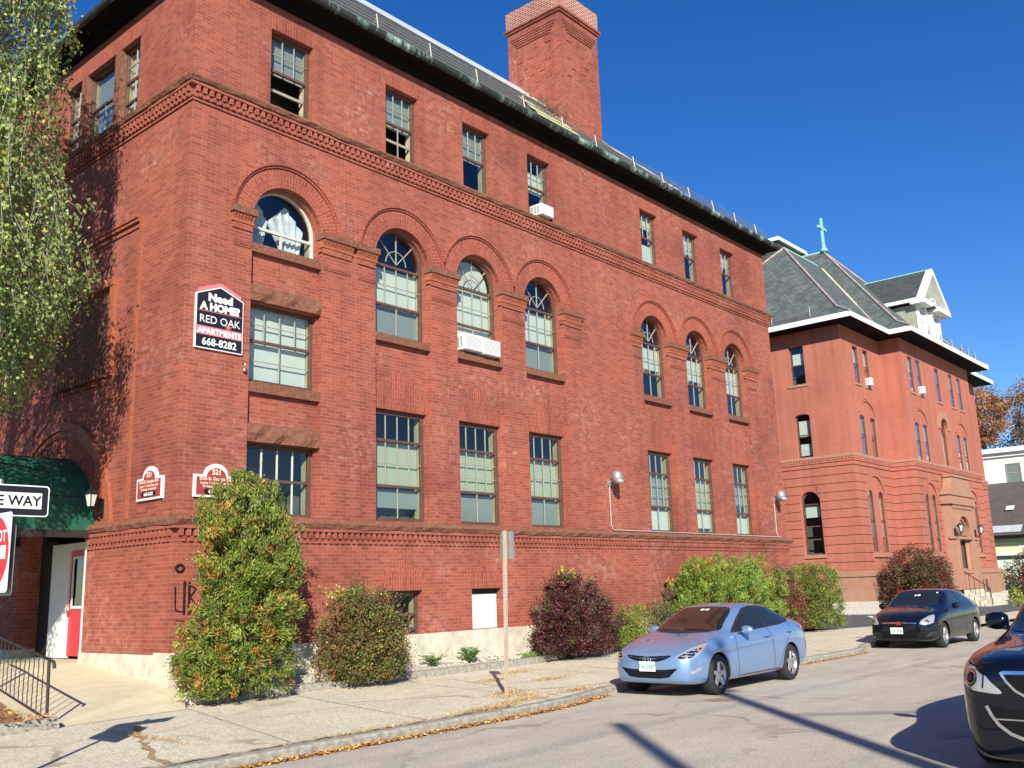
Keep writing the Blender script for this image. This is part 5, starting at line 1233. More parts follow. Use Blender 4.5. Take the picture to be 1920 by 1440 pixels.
def plate(C, x, y, z, txt, w=.305, h=.155):
    m = C.mb(); m.box(x-.012, x, y-w/2, y+w/2, z-h/2, z+h/2); p = m.build('number_plate', 'sign_white', C.root)
    T = lambda u, d, w_: (C.org[0]+x-.014+d*0, C.org[1]-(u), C.org[2]+w_)
    text(txt, .092, T, -y, z-.035, 0, 'plate_green', p, bold=.003, sx=.82)
    text('NEW HAMPSHIRE', .022, T, -y, z+.052, 0, 'plate_green', p, sx=.95)
plate(C1, -.018, 0, .495, 'TAG1RET')
C1.patch('hood_edge', 'paint_blue', [(0, 0), (.01, 0), (.01, .01)], **SIDE) if False else None
C1.line([(-.50, .995), (0, .975), (.50, .995)], .03, 'black_plastic', off=.008, name='cowl', **FRONT)
m = C1.mb(); m.tube([(1.18, -.55, 1.005), (1.23, -.1, 1.03), (1.26, .05, 1.06)], .009, 5); m.tube([(1.18, .05, 1.0), (1.22, .45, 1.03)], .009, 5); m.build('wiper', 'black_plastic', C1.body)
C1.patch('tail_lamp', 'lamp_red', smoothpoly([(4.20, .93), (4.10, .955), (4.02, .97), (4.12, .90), (4.28, .83), (4.42, .82), (4.42, .92)], 2), off=.006, **SIDE)
C1.patch('window_sticker', 'sign_white', [(-.12, 1.31), (-.04, 1.31), (-.04, 1.335), (-.12, 1.335)], off=.010, **FRONT); C1.patch('window_sticker', 'sign_white', [(-.02, 1.31), (.05, 1.31), (.05, 1.335), (-.02, 1.335)], off=.010, **FRONT)
# ---- black hatchback
AST = [(0.00, .30, .48, .44, .46, .55, .42, .62, .30, .655, .665),
       (0.06, .22, .64, .46, .62, .60, .56, .68, .42, .715, .73),
       (0.2, .19, .76, .48, .74, .66, .70, .75, .50, .79, .81),
       (0.5, .18, .845, .51, .83, .74, .78, .84, .56, .89, .91),
       (0.9, .18, .87, .54, .855, .80, .80, .92, .60, .965, .985),
       (1.15, .18, .875, .55, .86, .84, .80, .965, .63, 1.03, 1.05),
       (1.6, .18, .876, .56, .86, .87, .79, .99, .62, 1.25, 1.28),
       (2.0, .18, .876, .56, .86, .89, .785, 1.01, .60, 1.40, 1.44),
       (2.5, .18, .876, .57, .86, .90, .78, 1.03, .59, 1.42, 1.46),
       (3.1, .18, .874, .58, .858, .92, .775, 1.05, .58, 1.39, 1.43),
       (3.6, .19, .87, .59, .85, .94, .76, 1.07, .56, 1.32, 1.35),
       (3.95, .22, .85, .60, .83, .95, .73, 1.07, .54, 1.20, 1.22),
       (4.18, .30, .78, .62, .76, .92, .68, 1.02, .50, 1.06, 1.08),
       (4.25, .42, .62, .64, .60, .86, .54, .94, .40, .98, .99)]
C2 = Car('parked_hatchback', (16.55, -6.2, 0), AST, (.86, 3.47), .312, 'black hatchback with white front number plate parked beyond the blue sedan', 'car', 'paint_black', .752)
C2.patch('windshield', 'glass_car', smoothpoly([(-.62, 1.03), (0, 1.01), (.62, 1.03), (.60, 1.13), (.52, 1.36), (0, 1.41), (-.52, 1.36), (-.60, 1.13)], 3), off=.005, **FRONT)
C2.patch('window_trim', 'glass_car', [(1.42, .985), (1.7, 1.16), (1.95, 1.30), (2.2, 1.37), (2.6, 1.385), (3.1, 1.355), (3.5, 1.27), (3.75, 1.14), (3.5, 1.085), (2.6, 1.03)], off=.006, **SIDE)
C2.line([(2.55, 1.38), (2.62, 1.03)], .06, 'black_plastic', name='door_pillar', off=.010, **SIDE)
for pts in ([(1.42, .95), (1.42, .5), (1.45, .25)], [(2.62, 1.0), (2.68, .7), (2.68, .25)], [(3.6, 1.03), (3.5, .85), (3.1, .5), (3.0, .25)]): C2.line(pts, .008, 'car_dark', name='door_seam', **SIDE)
for sg in (-1, 1):
    m = C2.mb(); m.lathe((0, 0, 0), [(0, -.10), (.06, -.085), (.085, -.03), (.085, .03), (.06, .07), (0, .085)], 12, axis='y'); m.v = [(C2.org[0]+1.60+(x-C2.org[0])*.8, C2.org[1]+sg*.95+(y-C2.org[1])*1.1, 1.02+z*.95) for x, y, z in m.v]; m.build('side_mirror', 'paint_black', C2.root)
lampset(C2, smoothpoly([(.0, .62), (.12, .60), (.34, .64), (.40, .72), (.46, .82), (.36, .82), (.2, .77), (.05, .70)], 3), (.10, -.46), 40)
lampset(C2, [(.10, .64), (.2, .63), (.26, .68), (.2, .72), (.12, .70)], (.10, -.46), 40, 'lamp_housing', 'car_dark')
g2_ = C2.patch('grille', 'car_dark', [(-.46, .66), (0, .665), (.46, .66), (.42, .57), (0, .56), (-.42, .57)], off=.007, **FRONT)[0]
C2.patch('grille_bar', 'chrome', [(-.44, .655), (0, .665), (.44, .655), (.44, .625), (0, .63), (-.44, .625)], off=.014, par=g2_, **FRONT)
m = C2.mb(); m.box(-.035, -.02, -.06, .06, .60, .68); m.build('badge', 'lamp_red', C2.root)
C2.patch('lower_intake', 'car_dark', [(-.5, .44), (.5, .44), (.42, .27), (-.42, .27)], off=.007, **FRONT)
lampset(C2, [(.1, .30), (.45, .36), (.46, .44), (.2, .42)], (.10, -.46), 40, 'fog_lamp', 'black_plastic')
plate(C2, -.03, .05, .46, '318 2030')
C2.patch('window_sticker', 'sign_white', [(-.09, 1.27), (-.02, 1.27), (-.02, 1.31), (-.09, 1.31)], off=.010, **FRONT); C2.patch('window_sticker', 'sign_white', [(.0, 1.27), (.06, 1.27), (.06, 1.30), (.0, 1.30)], off=.010, **FRONT)
C2.patch('window_sticker', 'sign_white', [(-.5, 1.33), (-.46, 1.33), (-.46, 1.36), (-.5, 1.36)], off=.010, **FRONT)
C2.patch('tail_lamp', 'lamp_red', [(4.0, .95), (3.92, 1.05), (4.05, 1.0), (4.15, .85), (4.05, .82)], off=.006, **SIDE)
# ---- dark suv at the right edge
SUV = [(0.00, .26, .55, .52, .55, .72, .50, .86, .38, .93, .95),
       (0.05, .17, .72, .54, .72, .78, .66, .93, .48, 1.00, 1.02),
       (0.18, .14, .84, .56, .84, .84, .77, .985, .54, 1.05, 1.075),
       (0.45, .14, .93, .60, .92, .90, .85, 1.035, .60, 1.10, 1.12),
       (0.9, .23, .965, .64, .95, .95, .88, 1.08, .66, 1.14, 1.16),
       (1.3, .23, .97, .65, .955, .98, .88, 1.11, .68, 1.18, 1.20),
       (1.55, .23, .97, .65, .955, 1.0, .87, 1.13, .69, 1.25, 1.27),
       (2.0, .23, .97, .66, .955, 1.02, .86, 1.15, .68, 1.48, 1.51),
       (2.4, .23, .97, .66, .955, 1.03, .85, 1.17, .66, 1.65, 1.69),
       (3.0, .23, .97, .66, .955, 1.04, .845, 1.19, .655, 1.69, 1.73),
       (4.0, .23, .965, .67, .95, 1.06, .835, 1.21, .64, 1.66, 1.70),
       (4.7, .25, .95, .68, .93, 1.08, .81, 1.22, .62, 1.55, 1.58),
       (5.0, .34, .88, .70, .86, 1.06, .76, 1.18, .58, 1.30, 1.33),
       (5.08, .46, .74, .72, .72, 1.0, .64, 1.08, .5, 1.14, 1.16)]
C3 = Car('suv', (.86, -13.155, 0), SUV, (.95, 3.83), .375, 'glossy dark navy suv entering the frame at the right edge', 'car', 'paint_navy', .845, tw=.25)
C3.patch('windshield', 'glass_car', smoothpoly([(-.72, 1.22), (0, 1.19), (.72, 1.22), (.70, 1.33), (.60, 1.62), (0, 1.665), (-.60, 1.62), (-.70, 1.33)], 3), off=.006, **FRONT)
for o_ in (SIDE, dict(d=(0, -1, 0), O=(0, 4, 0), U=(1, 0, 0))):
    C3.patch('side_window', 'glass_car', [(1.75, 1.15), (2.1, 1.4), (2.4, 1.55), (2.7, 1.62), (3.6, 1.62), (4.5, 1.5), (4.6, 1.28), (3.2, 1.21)], off=.006, **o_)
for sg in (-1, 1):
    m = C3.mb(); m.lathe((0, 0, 0), [(0, -.15), (.07, -.14), (.105, -.08), (.11, .02), (.09, .11), (0, .14)], 16, axis='y'); m.v = [(C3.org[0]+2.10+(x-C3.org[0])*.8, C3.org[1]+sg*1.0+(y-C3.org[1])*.85, 1.29+z*.88) for x, y, z in m.v]; mm_ = m.build('side_mirror', 'paint_navy', C3.root)
    m = C3.mb(); m.tube([(2.06, sg*.82, 1.19), (2.08, sg*.93, 1.23)], .03, 6); m.build('mirror_arm', 'black_plastic', mm_)
# cube lamps
hl = lampset(C3, smoothpoly([(-.10, .742), (-.03, .83), (.03, .90), (.16, .975), (.34, .99), (.36, .93), (.30, .83), (.18, .765), (.04, .745)], 3), (.12, -.52), 38)
circ = lambda r_, u=.165, v=.865: [(u+r_*cos(2*pi*k/20), v+r_*sin(2*pi*k/20)) for k in range(20)]
for r_, mt_, of_ in ((.075, 'car_dark', .010), (.066, 'chrome', .013), (.046, 'car_dark', .016), (.030, 'glass_car', .020)):
    D_ = (cos(radians(38)), sin(radians(38)), 0); C3.patch('lamp_projector', mt_, circ(r_), d=D_, O=(.12-3*D_[0], -.52-3*D_[1], 0), U=(D_[1], -D_[0], 0), off=of_, mirror=True, sub=.03)
C3.line([(.04, .78), (.03, .90), (.14, .965), (.30, .985)], .012, 'car_dark', d=(cos(radians(38)), sin(radians(38)), 0), O=(.12-3*cos(radians(38)), -.52-3*sin(radians(38)), 0), U=(sin(radians(38)), -cos(radians(38)), 0), off=.012, name='lamp_bezel', mirror=True)
lampset(C3, [(.28, .86), (.34, .93), (.345, .975), (.30, .97)], (.12, -.52), 38, 'indicator', 'lamp_amber')
gg = C3.patch('grille', 'car_dark', smoothpoly([(-.44, .90), (-.25, .90), (.0, .90), (.25, .90), (.44, .90), (.36, .78), (.22, .70), (0, .68), (-.22, .70), (-.36, .78)], 3), off=.008, **FRONT)[0]
C3.line([(-.47, .925), (-.43, .85), (-.36, .77), (-.22, .69), (0, .67), (.22, .69), (.36, .77), (.43, .85), (.47, .925)], .022, 'chrome', off=.016, name='grille_chrome', par=gg, **FRONT)
gi = C3.patch('lower_intake', 'car_dark', [(-.60, .62), (-.3, .60), (.3, .60), (.60, .62), (.5, .44), (.3, .35), (-.3, .35), (-.5, .44)], off=.008, **FRONT)[0]
C3.patch('grille_chrome', 'chrome', [(-.46, .935), (0, .945), (.46, .935), (.45, .905), (0, .912), (-.45, .905)], off=.016, par=gg, **FRONT)
C3.line([(-.62, .63), (-.585, .55), (-.53, .47), (-.44, .40), (-.30, .35), (-.15, .33), (.15, .33), (.30, .35), (.44, .40), (.53, .47), (.585, .55), (.62, .63)], .03, 'chrome', off=.018, name='intake_chrome', par=gi, **FRONT)
C3.line([(-.56, .52), (.56, .52)], .012, 'chrome', off=.016, name='intake_bar', par=gi, **FRONT)
C3.line([(1.45, 1.1), (1.42, .9), (1.5, .5), (1.5, .35)], .008, 'car_dark', name='door_seam', d=(0, -1, 0), O=(0, 4, 0), U=(1, 0, 0))
# ================================================================== PLANTS
def leafmesh(name, C, D, Ln, Wd, col, mat='leaf', parent=None, loc=None, N=None):
    """C centres (n,3); D long direction; Ln, Wd sizes; col (n,3)"""
    n = len(C); D = D/np.linalg.norm(D, axis=1, keepdims=True)
    R = rng.normal(size=(n, 3)) if N is None else N
    Sd = np.cross(D, R); Sd /= np.linalg.norm(Sd, axis=1, keepdims=True)+1e-9
    Ln = np.broadcast_to(Ln, (n,)).reshape(-1, 1); Wd = np.broadcast_to(Wd, (n,)).reshape(-1, 1)
    org = np.array(ORG.get(parent.name) if parent is not None else (loc or (0, 0, 0)))
    V = np.empty((n, 4, 3)); V[:, 0] = C-D*Ln*.5; V[:, 1] = C+Sd*Wd*.5-D*Ln*.05; V[:, 2] = C+D*Ln*.5; V[:, 3] = C-Sd*Wd*.5-D*Ln*.05
    V = (V-org).reshape(-1, 3)
    me = bpy.data.meshes.new(name); me.vertices.add(4*n); me.vertices.foreach_set('co', V.ravel()); me.loops.add(4*n); me.loops.foreach_set('vertex_index', np.arange(4*n, dtype=np.int32))
    me.polygons.add(n); me.polygons.foreach_set('loop_start', np.arange(0, 4*n, 4, dtype=np.int32)); me.polygons.foreach_set('loop_total', np.full(n, 4, dtype=np.int32))
    me.update(calc_edges=True)
    a = me.color_attributes.new('Col', 'FLOAT_COLOR', 'POINT'); cc = np.ones((n, 4, 4)); cc[:, :, :3] = col[:, None, :]; a.data.foreach_set('color', cc.ravel())
    me.materials.append(MATS[mat]); o = bpy.data.objects.new(name, me); COL.objects.link(o)
    if parent is not None: o.parent = parent; ORG[o.name] = tuple(org)
    else: o.location = tuple(org); ORG[o.name] = tuple(org)
    return o
def pick(n, pal):
    w = np.array([p[1] for p in pal], float); w /= w.sum(); k = rng.choice(len(pal), n, p=w)
    return np.array([p[0] for p in pal])[k]*rng.uniform(.72, 1.3, (n, 1))*rng.uniform(.93, 1.07, (n, 3))
def bush(name, label, cat, base, blobs, pal, nclump=260, per=70, L=.05, Wd=.03, cl=.085, upness=.3, group=None, inner=.35, stems=9, lump=.12, pal2=None, spray=1.0):
    """blobs: (cx,cy,cz,rx,ry,rz[,power]) ; clumps of leaves over their surface, looser leaves inside, woody stems"""
    t = thing(name, base, label, cat, group)
    vol = np.array([b[3]*b[4]*b[5] for b in blobs])**(2/3); ks = rng.choice(len(blobs), nclump, p=vol/vol.sum())
    u = rng.normal(size=(nclump, 3)); u /= np.linalg.norm(u, axis=1, keepdims=True)
    Bc = np.array([b[:3] for b in blobs])[ks]; Br = np.array([b[3:6] for b in blobs])[ks]
    pw = np.array([b[6] if len(b) > 6 else 1. for b in blobs])[ks][:, None]
    u = np.sign(u)*np.abs(u)**pw; u /= np.maximum(.0001, (np.abs(u)**(2/pw.clip(.3))).sum(1, keepdims=True)**(pw.clip(.3)/2))
    from mathutils import noise as _nz
    W0 = Bc+u*Br; fq = 2.6/max(.8, float(np.max([b[3] for b in blobs])))**.5
    nzv = np.array([_nz.noise(Vector(tuple(p*fq*1.5)))+.5*_nz.noise(Vector(tuple(p*fq*3.6+5))) for p in W0])[:, None]
    rad = .96+lump*1.15*nzv+rng.normal(0, .025, (nclump, 1))
    isin = rng.random(nclump) < inner; rad[isin] = rng.uniform(.35, .8, (isin.sum(), 1))
    CC = Bc+u*rad*Br
    CC = CC[CC[:, 2] > base[2]+.08]; nc = len(CC)
    if nc < 1: return t
    tone = rng.uniform(.65, 1.3, (nc, 1)); n = nc*per
    sc = rng.uniform(.7, 1.35, (nc, 1)).repeat(per, 0)
    P = CC.repeat(per, 0)+rng.normal(0, cl, (n, 3))*sc
    ctr = Bc.mean(0) if len(blobs) == 1 else np.array([b[:3] for b in blobs]).mean(0)
    outw = P-ctr; outw /= np.linalg.norm(outw, axis=1, keepdims=True)+1e-6
    cd = CC-ctr; cd /= np.linalg.norm(cd, axis=1, keepdims=True)+1e-6; cd = cd*.7+rng.normal(0, .45, (nc, 3)); cd[:, 2] += upness; cd /= np.linalg.norm(cd, axis=1, keepdims=True)
    D = cd.repeat(per, 0)+rng.normal(0, .42, (n, 3))
    P += cd.repeat(per, 0)*rng.uniform(-.6, 1.3, (n, 1))*cl*spray
    sel = pick(nc, pal).repeat(per, 0); col = sel*.55+pick(n, pal)*.45; col = col*tone.repeat(per, 0)
    if pal2:
        kc = (rng.random(nc) < pal2[1]*1.6).repeat(per); k = kc & (rng.random(n) < .7); k |= rng.random(n) < pal2[1]*.25; col[k] = pick(k.sum(), pal2[0])
    ok = P[:, 2] > base[2]+.02
    leafmesh('foliage', P[ok], D[ok], rng.uniform(.7, 1.3, n)[ok]*L, rng.uniform(.7, 1.3, n)[ok]*Wd, np.clip(col[ok], 0, 1), parent=t)
    m = MB(); q = random.Random(int(base[0]*100))
    for k in range(stems):
        b = blobs[q.randrange(len(blobs))]; tip = (b[0]+q.uniform(-.7, .7)*b[3], b[1]+q.uniform(-.7, .7)*b[4], b[2]+q.uniform(-.1, .8)*b[5]); st = (base[0]+q.uniform(-.15, .15)+(b[0]-base[0])*.5, base[1]+q.uniform(-.08, .08), base[2])
        mid = ((st[0]+tip[0])/2+q.uniform(-.08, .08), (st[1]+tip[1])/2, (st[2]+tip[2])*.5); m.tube([st, mid, tip], [.022, .015, .005], 5)
    m.build('stems', 'bark', t)
    return t
G = lambda r, g, b: (r, g, b)
thuja = [(G(.13, .20, .03), 5), (G(.20, .26, .045), 4), (G(.06, .11, .02), 3), (G(.30, .32, .06), 2), (G(.42, .22, .05), 1.1)]
orange = [(G(.42, .17, .03), 3), (G(.30, .12, .03), 2), (G(.45, .30, .06), 1)]
bl = [(.72, -.90, .95, .92, .62, .95), (.98, -.88, 1.7, .88, .62, .95), (.96, -.85, 2.5, .90, .60, .85), (.88, -.82, 3.15, .78, .5, .62), (.16, -.95, .72, .50, .5, .55), (.76, -.80, 3.55, .34, .3, .32)]
bush('evergreen_shrub', 'tall arborvitae with orange browned tips at the brick corner', 'shrub', (.68, -.85, .2), bl, thuja, nclump=1500, per=54, L=.075, Wd=.020, cl=.042, upness=.75, lump=.30, pal2=(orange, .06), inner=.18, spray=1.6, stems=10)
bush('barberry_shrub', 'rounded green shrub flushed dark red with yellow sprigs, second from the corner', 'shrub', (3.5, -.75, .2), [(3.5, -.80, .95, .84, .66, .88), (3.5, -.85, .6, .88, .66, .5), (3.75, -.78, 1.05, .55, .5, .62)],
     [(G(.09, .14, .03), 4), (G(.19, .09, .04), 4), (G(.13, .05, .035), 2), (G(.16, .20, .04), 2)], nclump=620, per=55, L=.048, Wd=.03, cl=.075, pal2=([(G(.34, .04, .03), 2), (G(.40, .38, .07), 1)], .02), lump=.26)
bush('yellow_vine', 'yellow green sprigs growing out of the top of the red green shrub', 'vine', (3.3, -.6, 1.5), [(3.2, -.62, 1.80, .42, .2, .10), (2.75, -.62, 1.35, .12, .15, .35), (4.25, -.62, 1.72, .12, .12, .10)], [(G(.38, .37, .06), 3), (G(.22, .28, .05), 2)], nclump=24, per=13, L=.06, Wd=.045, cl=.05, stems=3)
bush('purple_shrub', 'large dark purple leaved mounded shrub against the brick wall', 'shrub', (10.35, -.7, .2), [(10.2, -.72, 1.0, 1.15, .66, 1.05), (9.9, -.8, .65, 1.1, .62, .6), (10.8, -.72, .85, .95, .6, .8)],
     [(G(.085, .026, .027), 5), (G(.125, .042, .035), 3), (G(.05, .018, .022), 3), (G(.10, .075, .04), 1)], nclump=860, per=55, L=.055, Wd=.028, cl=.055, spray=1.5, lump=.28, pal2=([(G(.10, .14, .03), 1)], .03))
bush('yellow_vine', 'yellow vine tuft on the crown of the dark purple shrub', 'vine', (10.2, -.6, 1.9), [(10.15, -.62, 2.1, .17, .14, .13)], [(G(.48, .42, .08), 3), (G(.3, .3, .08), 1)], nclump=16, per=14, L=.07, Wd=.04, cl=.05, stems=4)
bush('low_evergreen', 'low spreading green evergreen between the purple shrub and the blue car', 'shrub', (12.7, -.6, .2), [(12.6, -.6, .55, .55, .45, .32), (12.9, -.55, .95, .6, .4, .28), (12.4, -.7, .4, .5, .4, .25)], thuja, nclump=230, per=40, L=.06, Wd=.02, cl=.06, upness=.5)
bush('sparse_shrub', 'sparse twiggy green shrub behind the blue car hood', 'shrub', (14.3, -.5, .2), [(14.2, -.5, .8, .7, .35, .45), (14.8, -.45, 1.0, .4, .3, .3)], [(G(.09, .12, .04), 3), (G(.16, .12, .05), 2)], nclump=130, per=26, L=.05, Wd=.03, cl=.09, stems=26)
bush('arborvitae_hedge', 'big bright green mounded arborvitae above the blue car', 'shrub', (17.5, -.9, .2), [(17.0, -.95, 1.2, 2.0, .75, 1.25, .75), (18.9, -.95, 1.15, 1.5, .75, 1.15, .8), (16.2, -.9, 1.45, .9, .6, 1.05), (15.7, -.85, .9, .9, .6, .5)], [(G(.16, .26, .035), 5), (G(.24, .33, .055), 4), (G(.08, .14, .025), 3)], nclump=1150, per=52, L=.095, Wd=.022, cl=.055, spray=1.5, upness=.7, lump=.40, pal2=(orange, .03))
bush('red_barberry', 'rusty red brown shrub squeezed between two clipped green ones', 'shrub', (21.0, -.95, .2), [(20.7, -1.0, 1.2, .75, .6, 1.05), (21.1, -1.1, .8, .7, .55, .7)], [(G(.17, .06, .035), 4), (G(.11, .05, .03), 3), (G(.12, .11, .04), 2)], nclump=330, per=45, L=.055, Wd=.032, cl=.075, pal2=([(G(.42, .04, .03), 1)], .05))
bush('clipped_hedge', 'boxy clipped yellow green shrub at the edge of the parking lot', 'shrub', (22.9, -1.1, .2), [(22.9, -1.15, 1.15, 1.25, .75, 1.08, .6), (22.7, -1.25, .8, 1.15, .7, .7, .6)], [(G(.13, .18, .035), 5), (G(.22, .24, .05), 3), (G(.08, .11, .025), 2)], nclump=700, per=44, L=.06, Wd=.035, cl=.07, pal2=([(G(.45, .20, .04), 1)], .05), lump=.1)
bush('burning_bush', 'large rounded shrub turning crimson on top before the convent wall', 'shrub', (39.4, .9, .1), [(39.3, .8, 1.55, 1.9, 1.25, 1.5, .85), (40.0, .8, 1.3, 1.7, 1.2, 1.25)], [(G(.11, .05, .03), 4), (G(.07, .09, .03), 4), (G(.20, .035, .025), 2)], nclump=640, per=50, L=.085, Wd=.055, cl=.12, lump=.22, pal2=([(G(.30, .04, .03), 1)], .03))
bush('burning_bush', 'reddish green bush beyond the far end of the convent at the right edge', 'shrub', (63, 1.5, .1), [(62.6, 1.2, 1.5, 1.9, 1.6, 1.5), (64.5, 0, 1.6, 2.4, 1.8, 1.6), (66, -1.5, 1.5, 2.0, 1.8, 1.5)], [(G(.12, .05, .03), 4), (G(.07, .09, .03), 4), (G(.20, .035, .025), 1)], nclump=560, per=40, L=.12, Wd=.08, cl=.16, lump=.13)
bush('yellow_weed', 'small bright green yellow plant by the convent steps', 'plant', (46.9, -1.6, .1), [(46.9, -1.6, .5, .4, .3, .45)], [(G(.3, .36, .06), 1)], nclump=22, per=22, L=.1, Wd=.06, cl=.09, stems=4)
# small leafy plants in the bed
def frond_plant(x, y, z, h, n, label, group):
    q = random.Random(int(x*37)); C = []; D = []; m = MB(); t = thing('bed_plant', (x, y, z), label, 'plant', group)
    for k in range(n):
        a = q.uniform(0, 2*pi); rr = q.uniform(.3, .9)*h; tip = Vector((x+cos(a)*rr*1.25, y+sin(a)*rr*.6, z+h*q.uniform(.5, 1.05))); mid = Vector((x+cos(a)*rr*.5, y+sin(a)*rr*.3, z+h*.7)); p0 = Vector((x+q.uniform(-.04, .04), y, z))
        pts = [p0*(1-s)**2+mid*2*s*(1-s)+tip*s*s for s in [j/9 for j in range(10)]]; m.tube(pts, .004, 3, cap=False)
        for j in range(2, 10):
            d = (pts[j]-pts[j-1]).normalized(); sd = d.cross(Vector((0, 0, 1))).normalized()
            for sg in (-1, 1): C.append(pts[j]+sd*sg*.035); D.append(d*.5+sd*sg)
    C = np.array([tuple(c) for c in C]); D = np.array([tuple(d) for d in D]); leafmesh('leaves', C, D, .085, .028, pick(len(C), [(G(.09, .19, .04), 2), (G(.14, .24, .06), 1)]), parent=t); m.build('stalks', 'bark', t)
frond_plant(5.75, -.42, .22, .34, 16, 'small fern leaved green plant left below the basement windows', 'leafy plants in the gravel bed'); frond_plant(6.85, -.42, .22, .38, 26, 'bushier fern leaved green plant right below the white panel', 'leafy plants in the gravel bed')
n = 900; C = np.stack([rng.uniform(8.6, 9.9, n), rng.uniform(-.6, -.25, n), rng.uniform(.22, .34, n)], 1); D = rng.normal(0, .3, (n, 3)); D[:, 2] = 1
tag(leafmesh('grass_tuft', C, D, .13, .010, pick(n, [(G(.12, .20, .04), 2), (G(.2, .25, .07), 1)]), loc=(9.2, -.4, .2)), 'green grass growing beside the purple shrub', 'grass', kind='stuff')
# dry leaves and straw along the kerb
def litter(name, n, fx, label, cat, pal, L, Wd, zf, flat=.2):
    P = np.array([fx() for _ in range(n)]); D = rng.normal(size=(n, 3)); D[:, 2] *= flat; Nn = rng.normal(0, .35, (n, 3)); Nn[:, 2] = 1
    tag(leafmesh(name, P, D, rng.uniform(.6, 1.3, n)*L, rng.uniform(.6, 1.3, n)*Wd, pick(n, pal), 'litter', loc=tuple(P[0]), N=Nn), label, cat, kind='stuff')
qq = random.Random(11)
leafpal = [(G(.55, .28, .08), 4), (G(.45, .20, .06), 3), (G(.62, .42, .14), 2), (G(.30, .14, .06), 1)]
def f1(): x = qq.uniform(-4, 4.9); return (x, kerb_y(x)-abs(qq.gauss(0, .055))-.01, .006+qq.random()*.03)
litter('fallen_leaves', 4200, f1, 'dry orange leaves drifted along the gutter below the kerb', 'leaves', leafpal, .05, .035, 0)
def f2():
    c = qq.choice([(3.35, -4.75, .28, .14), (2.9, -5.25, .30, .10), (2.1, -5.45, .35, .08), (4.4, -5.15, .25, .08), (5.2, -2.6, .3, .08), (6.6, -1.9, .3, .08), (1.6, -5.55, .4, .05), (-.5, -5.6, .8, .05), (5.8, -3.5, .3, .07), (3.6, -4.3, .25, .05), (-2.3, -3.4, .05, .6)])
    return (c[0]+qq.gauss(0, c[2]), max(kerb_y(c[0])+.03, c[1]+qq.gauss(0, c[3])), .135+qq.random()*.03)
litter('dry_grass', 3600, f2, 'tufts of dry straw coloured grass and leaves on the sidewalk by the kerb', 'dry grass', [(G(.50, .36, .15), 4), (G(.42, .27, .10), 3), (G(.55, .30, .09), 2)], .075, .010, 0, .5)
def f3(): return (qq.uniform(-6, -2.5), qq.uniform(-1.6, 2.5), .20+qq.random()*.05+max(0, .08))
litter('fallen_leaves', 2600, f3, 'orange brown leaves covering the mulch bed beside the railing', 'leaves', leafpal, .06, .04, 0)
def f4():
    x = qq.uniform(.2, 3.2); return (x, qq.uniform(-.72, -.1), .21+qq.random()*.05)
litter('fallen_leaves', 700, f4, 'dry leaves caught in the gravel under the corner evergreen', 'leaves', leafpal, .05, .03, 0)
def f5(): x = qq.uniform(11.3, 15.5); return (x, kerb_y(x)-abs(qq.gauss(0, .05)), .01+qq.random()*.02)
litter('fallen_leaves', 500, f5, 'few orange leaves in the gutter between the blue and black cars', 'leaves', leafpal, .05, .035, 0)
# weeping birch
TR = thing('weeping_birch', (-4.5, 2.5, .3), 'weeping birch with green and yellowing hanging twigs before the side wall at left', 'tree')
TX, TY = -4.5, 2.5
Rz = lambda z: float(np.interp(z, [4.6, 5.2, 6.0, 6.8, 7.3, 8.6, 9.4, 11.5, 12.5, 14.5, 15.5], [1.9, 2.55, 2.9, 3.3, 3.65, 3.55, 2.95, 2.85, 3.0, 2.7, 1.2]))
m = MB(); m.tube([(TX, TY, .2), (TX+.1, TY, 3), (TX-.05, TY+.1, 7), (TX+.1, TY, 11), (TX+.2, TY, 14.5)], [.26, .21, .16, .10, .03], 12); m.build('trunk', 'birch_bark', TR)
m = MB(); LC = []; LD = []; q = random.Random(21)
for k in range(30):
    z0_ = q.uniform(4.5, 13); a = q.uniform(-1.9, 1.0) if q.random() < .7 else q.uniform(0, 2*pi); zt2 = z0_+q.uniform(.6, 1.6); R_l = Rz(min(15, zt2))*q.uniform(.72, .98)
    p0 = Vector((TX, TY, z0_)); p1 = Vector((TX+cos(a)*R_l*.5, TY+sin(a)*R_l*.5, z0_+.9)); p2 = Vector((TX+cos(a)*R_l, TY+sin(a)*R_l, zt2-.3))
    pts = [p0*(1-s)**2+p1*2*s*(1-s)+p2*s*s for s in [j/10 for j in range(11)]]; m.tube(pts, [.06*(1-j/11)+.008 for j in range(11)], 5)
m.build('limbs', 'birch_bark', TR)
m = MB(); ns = 1050
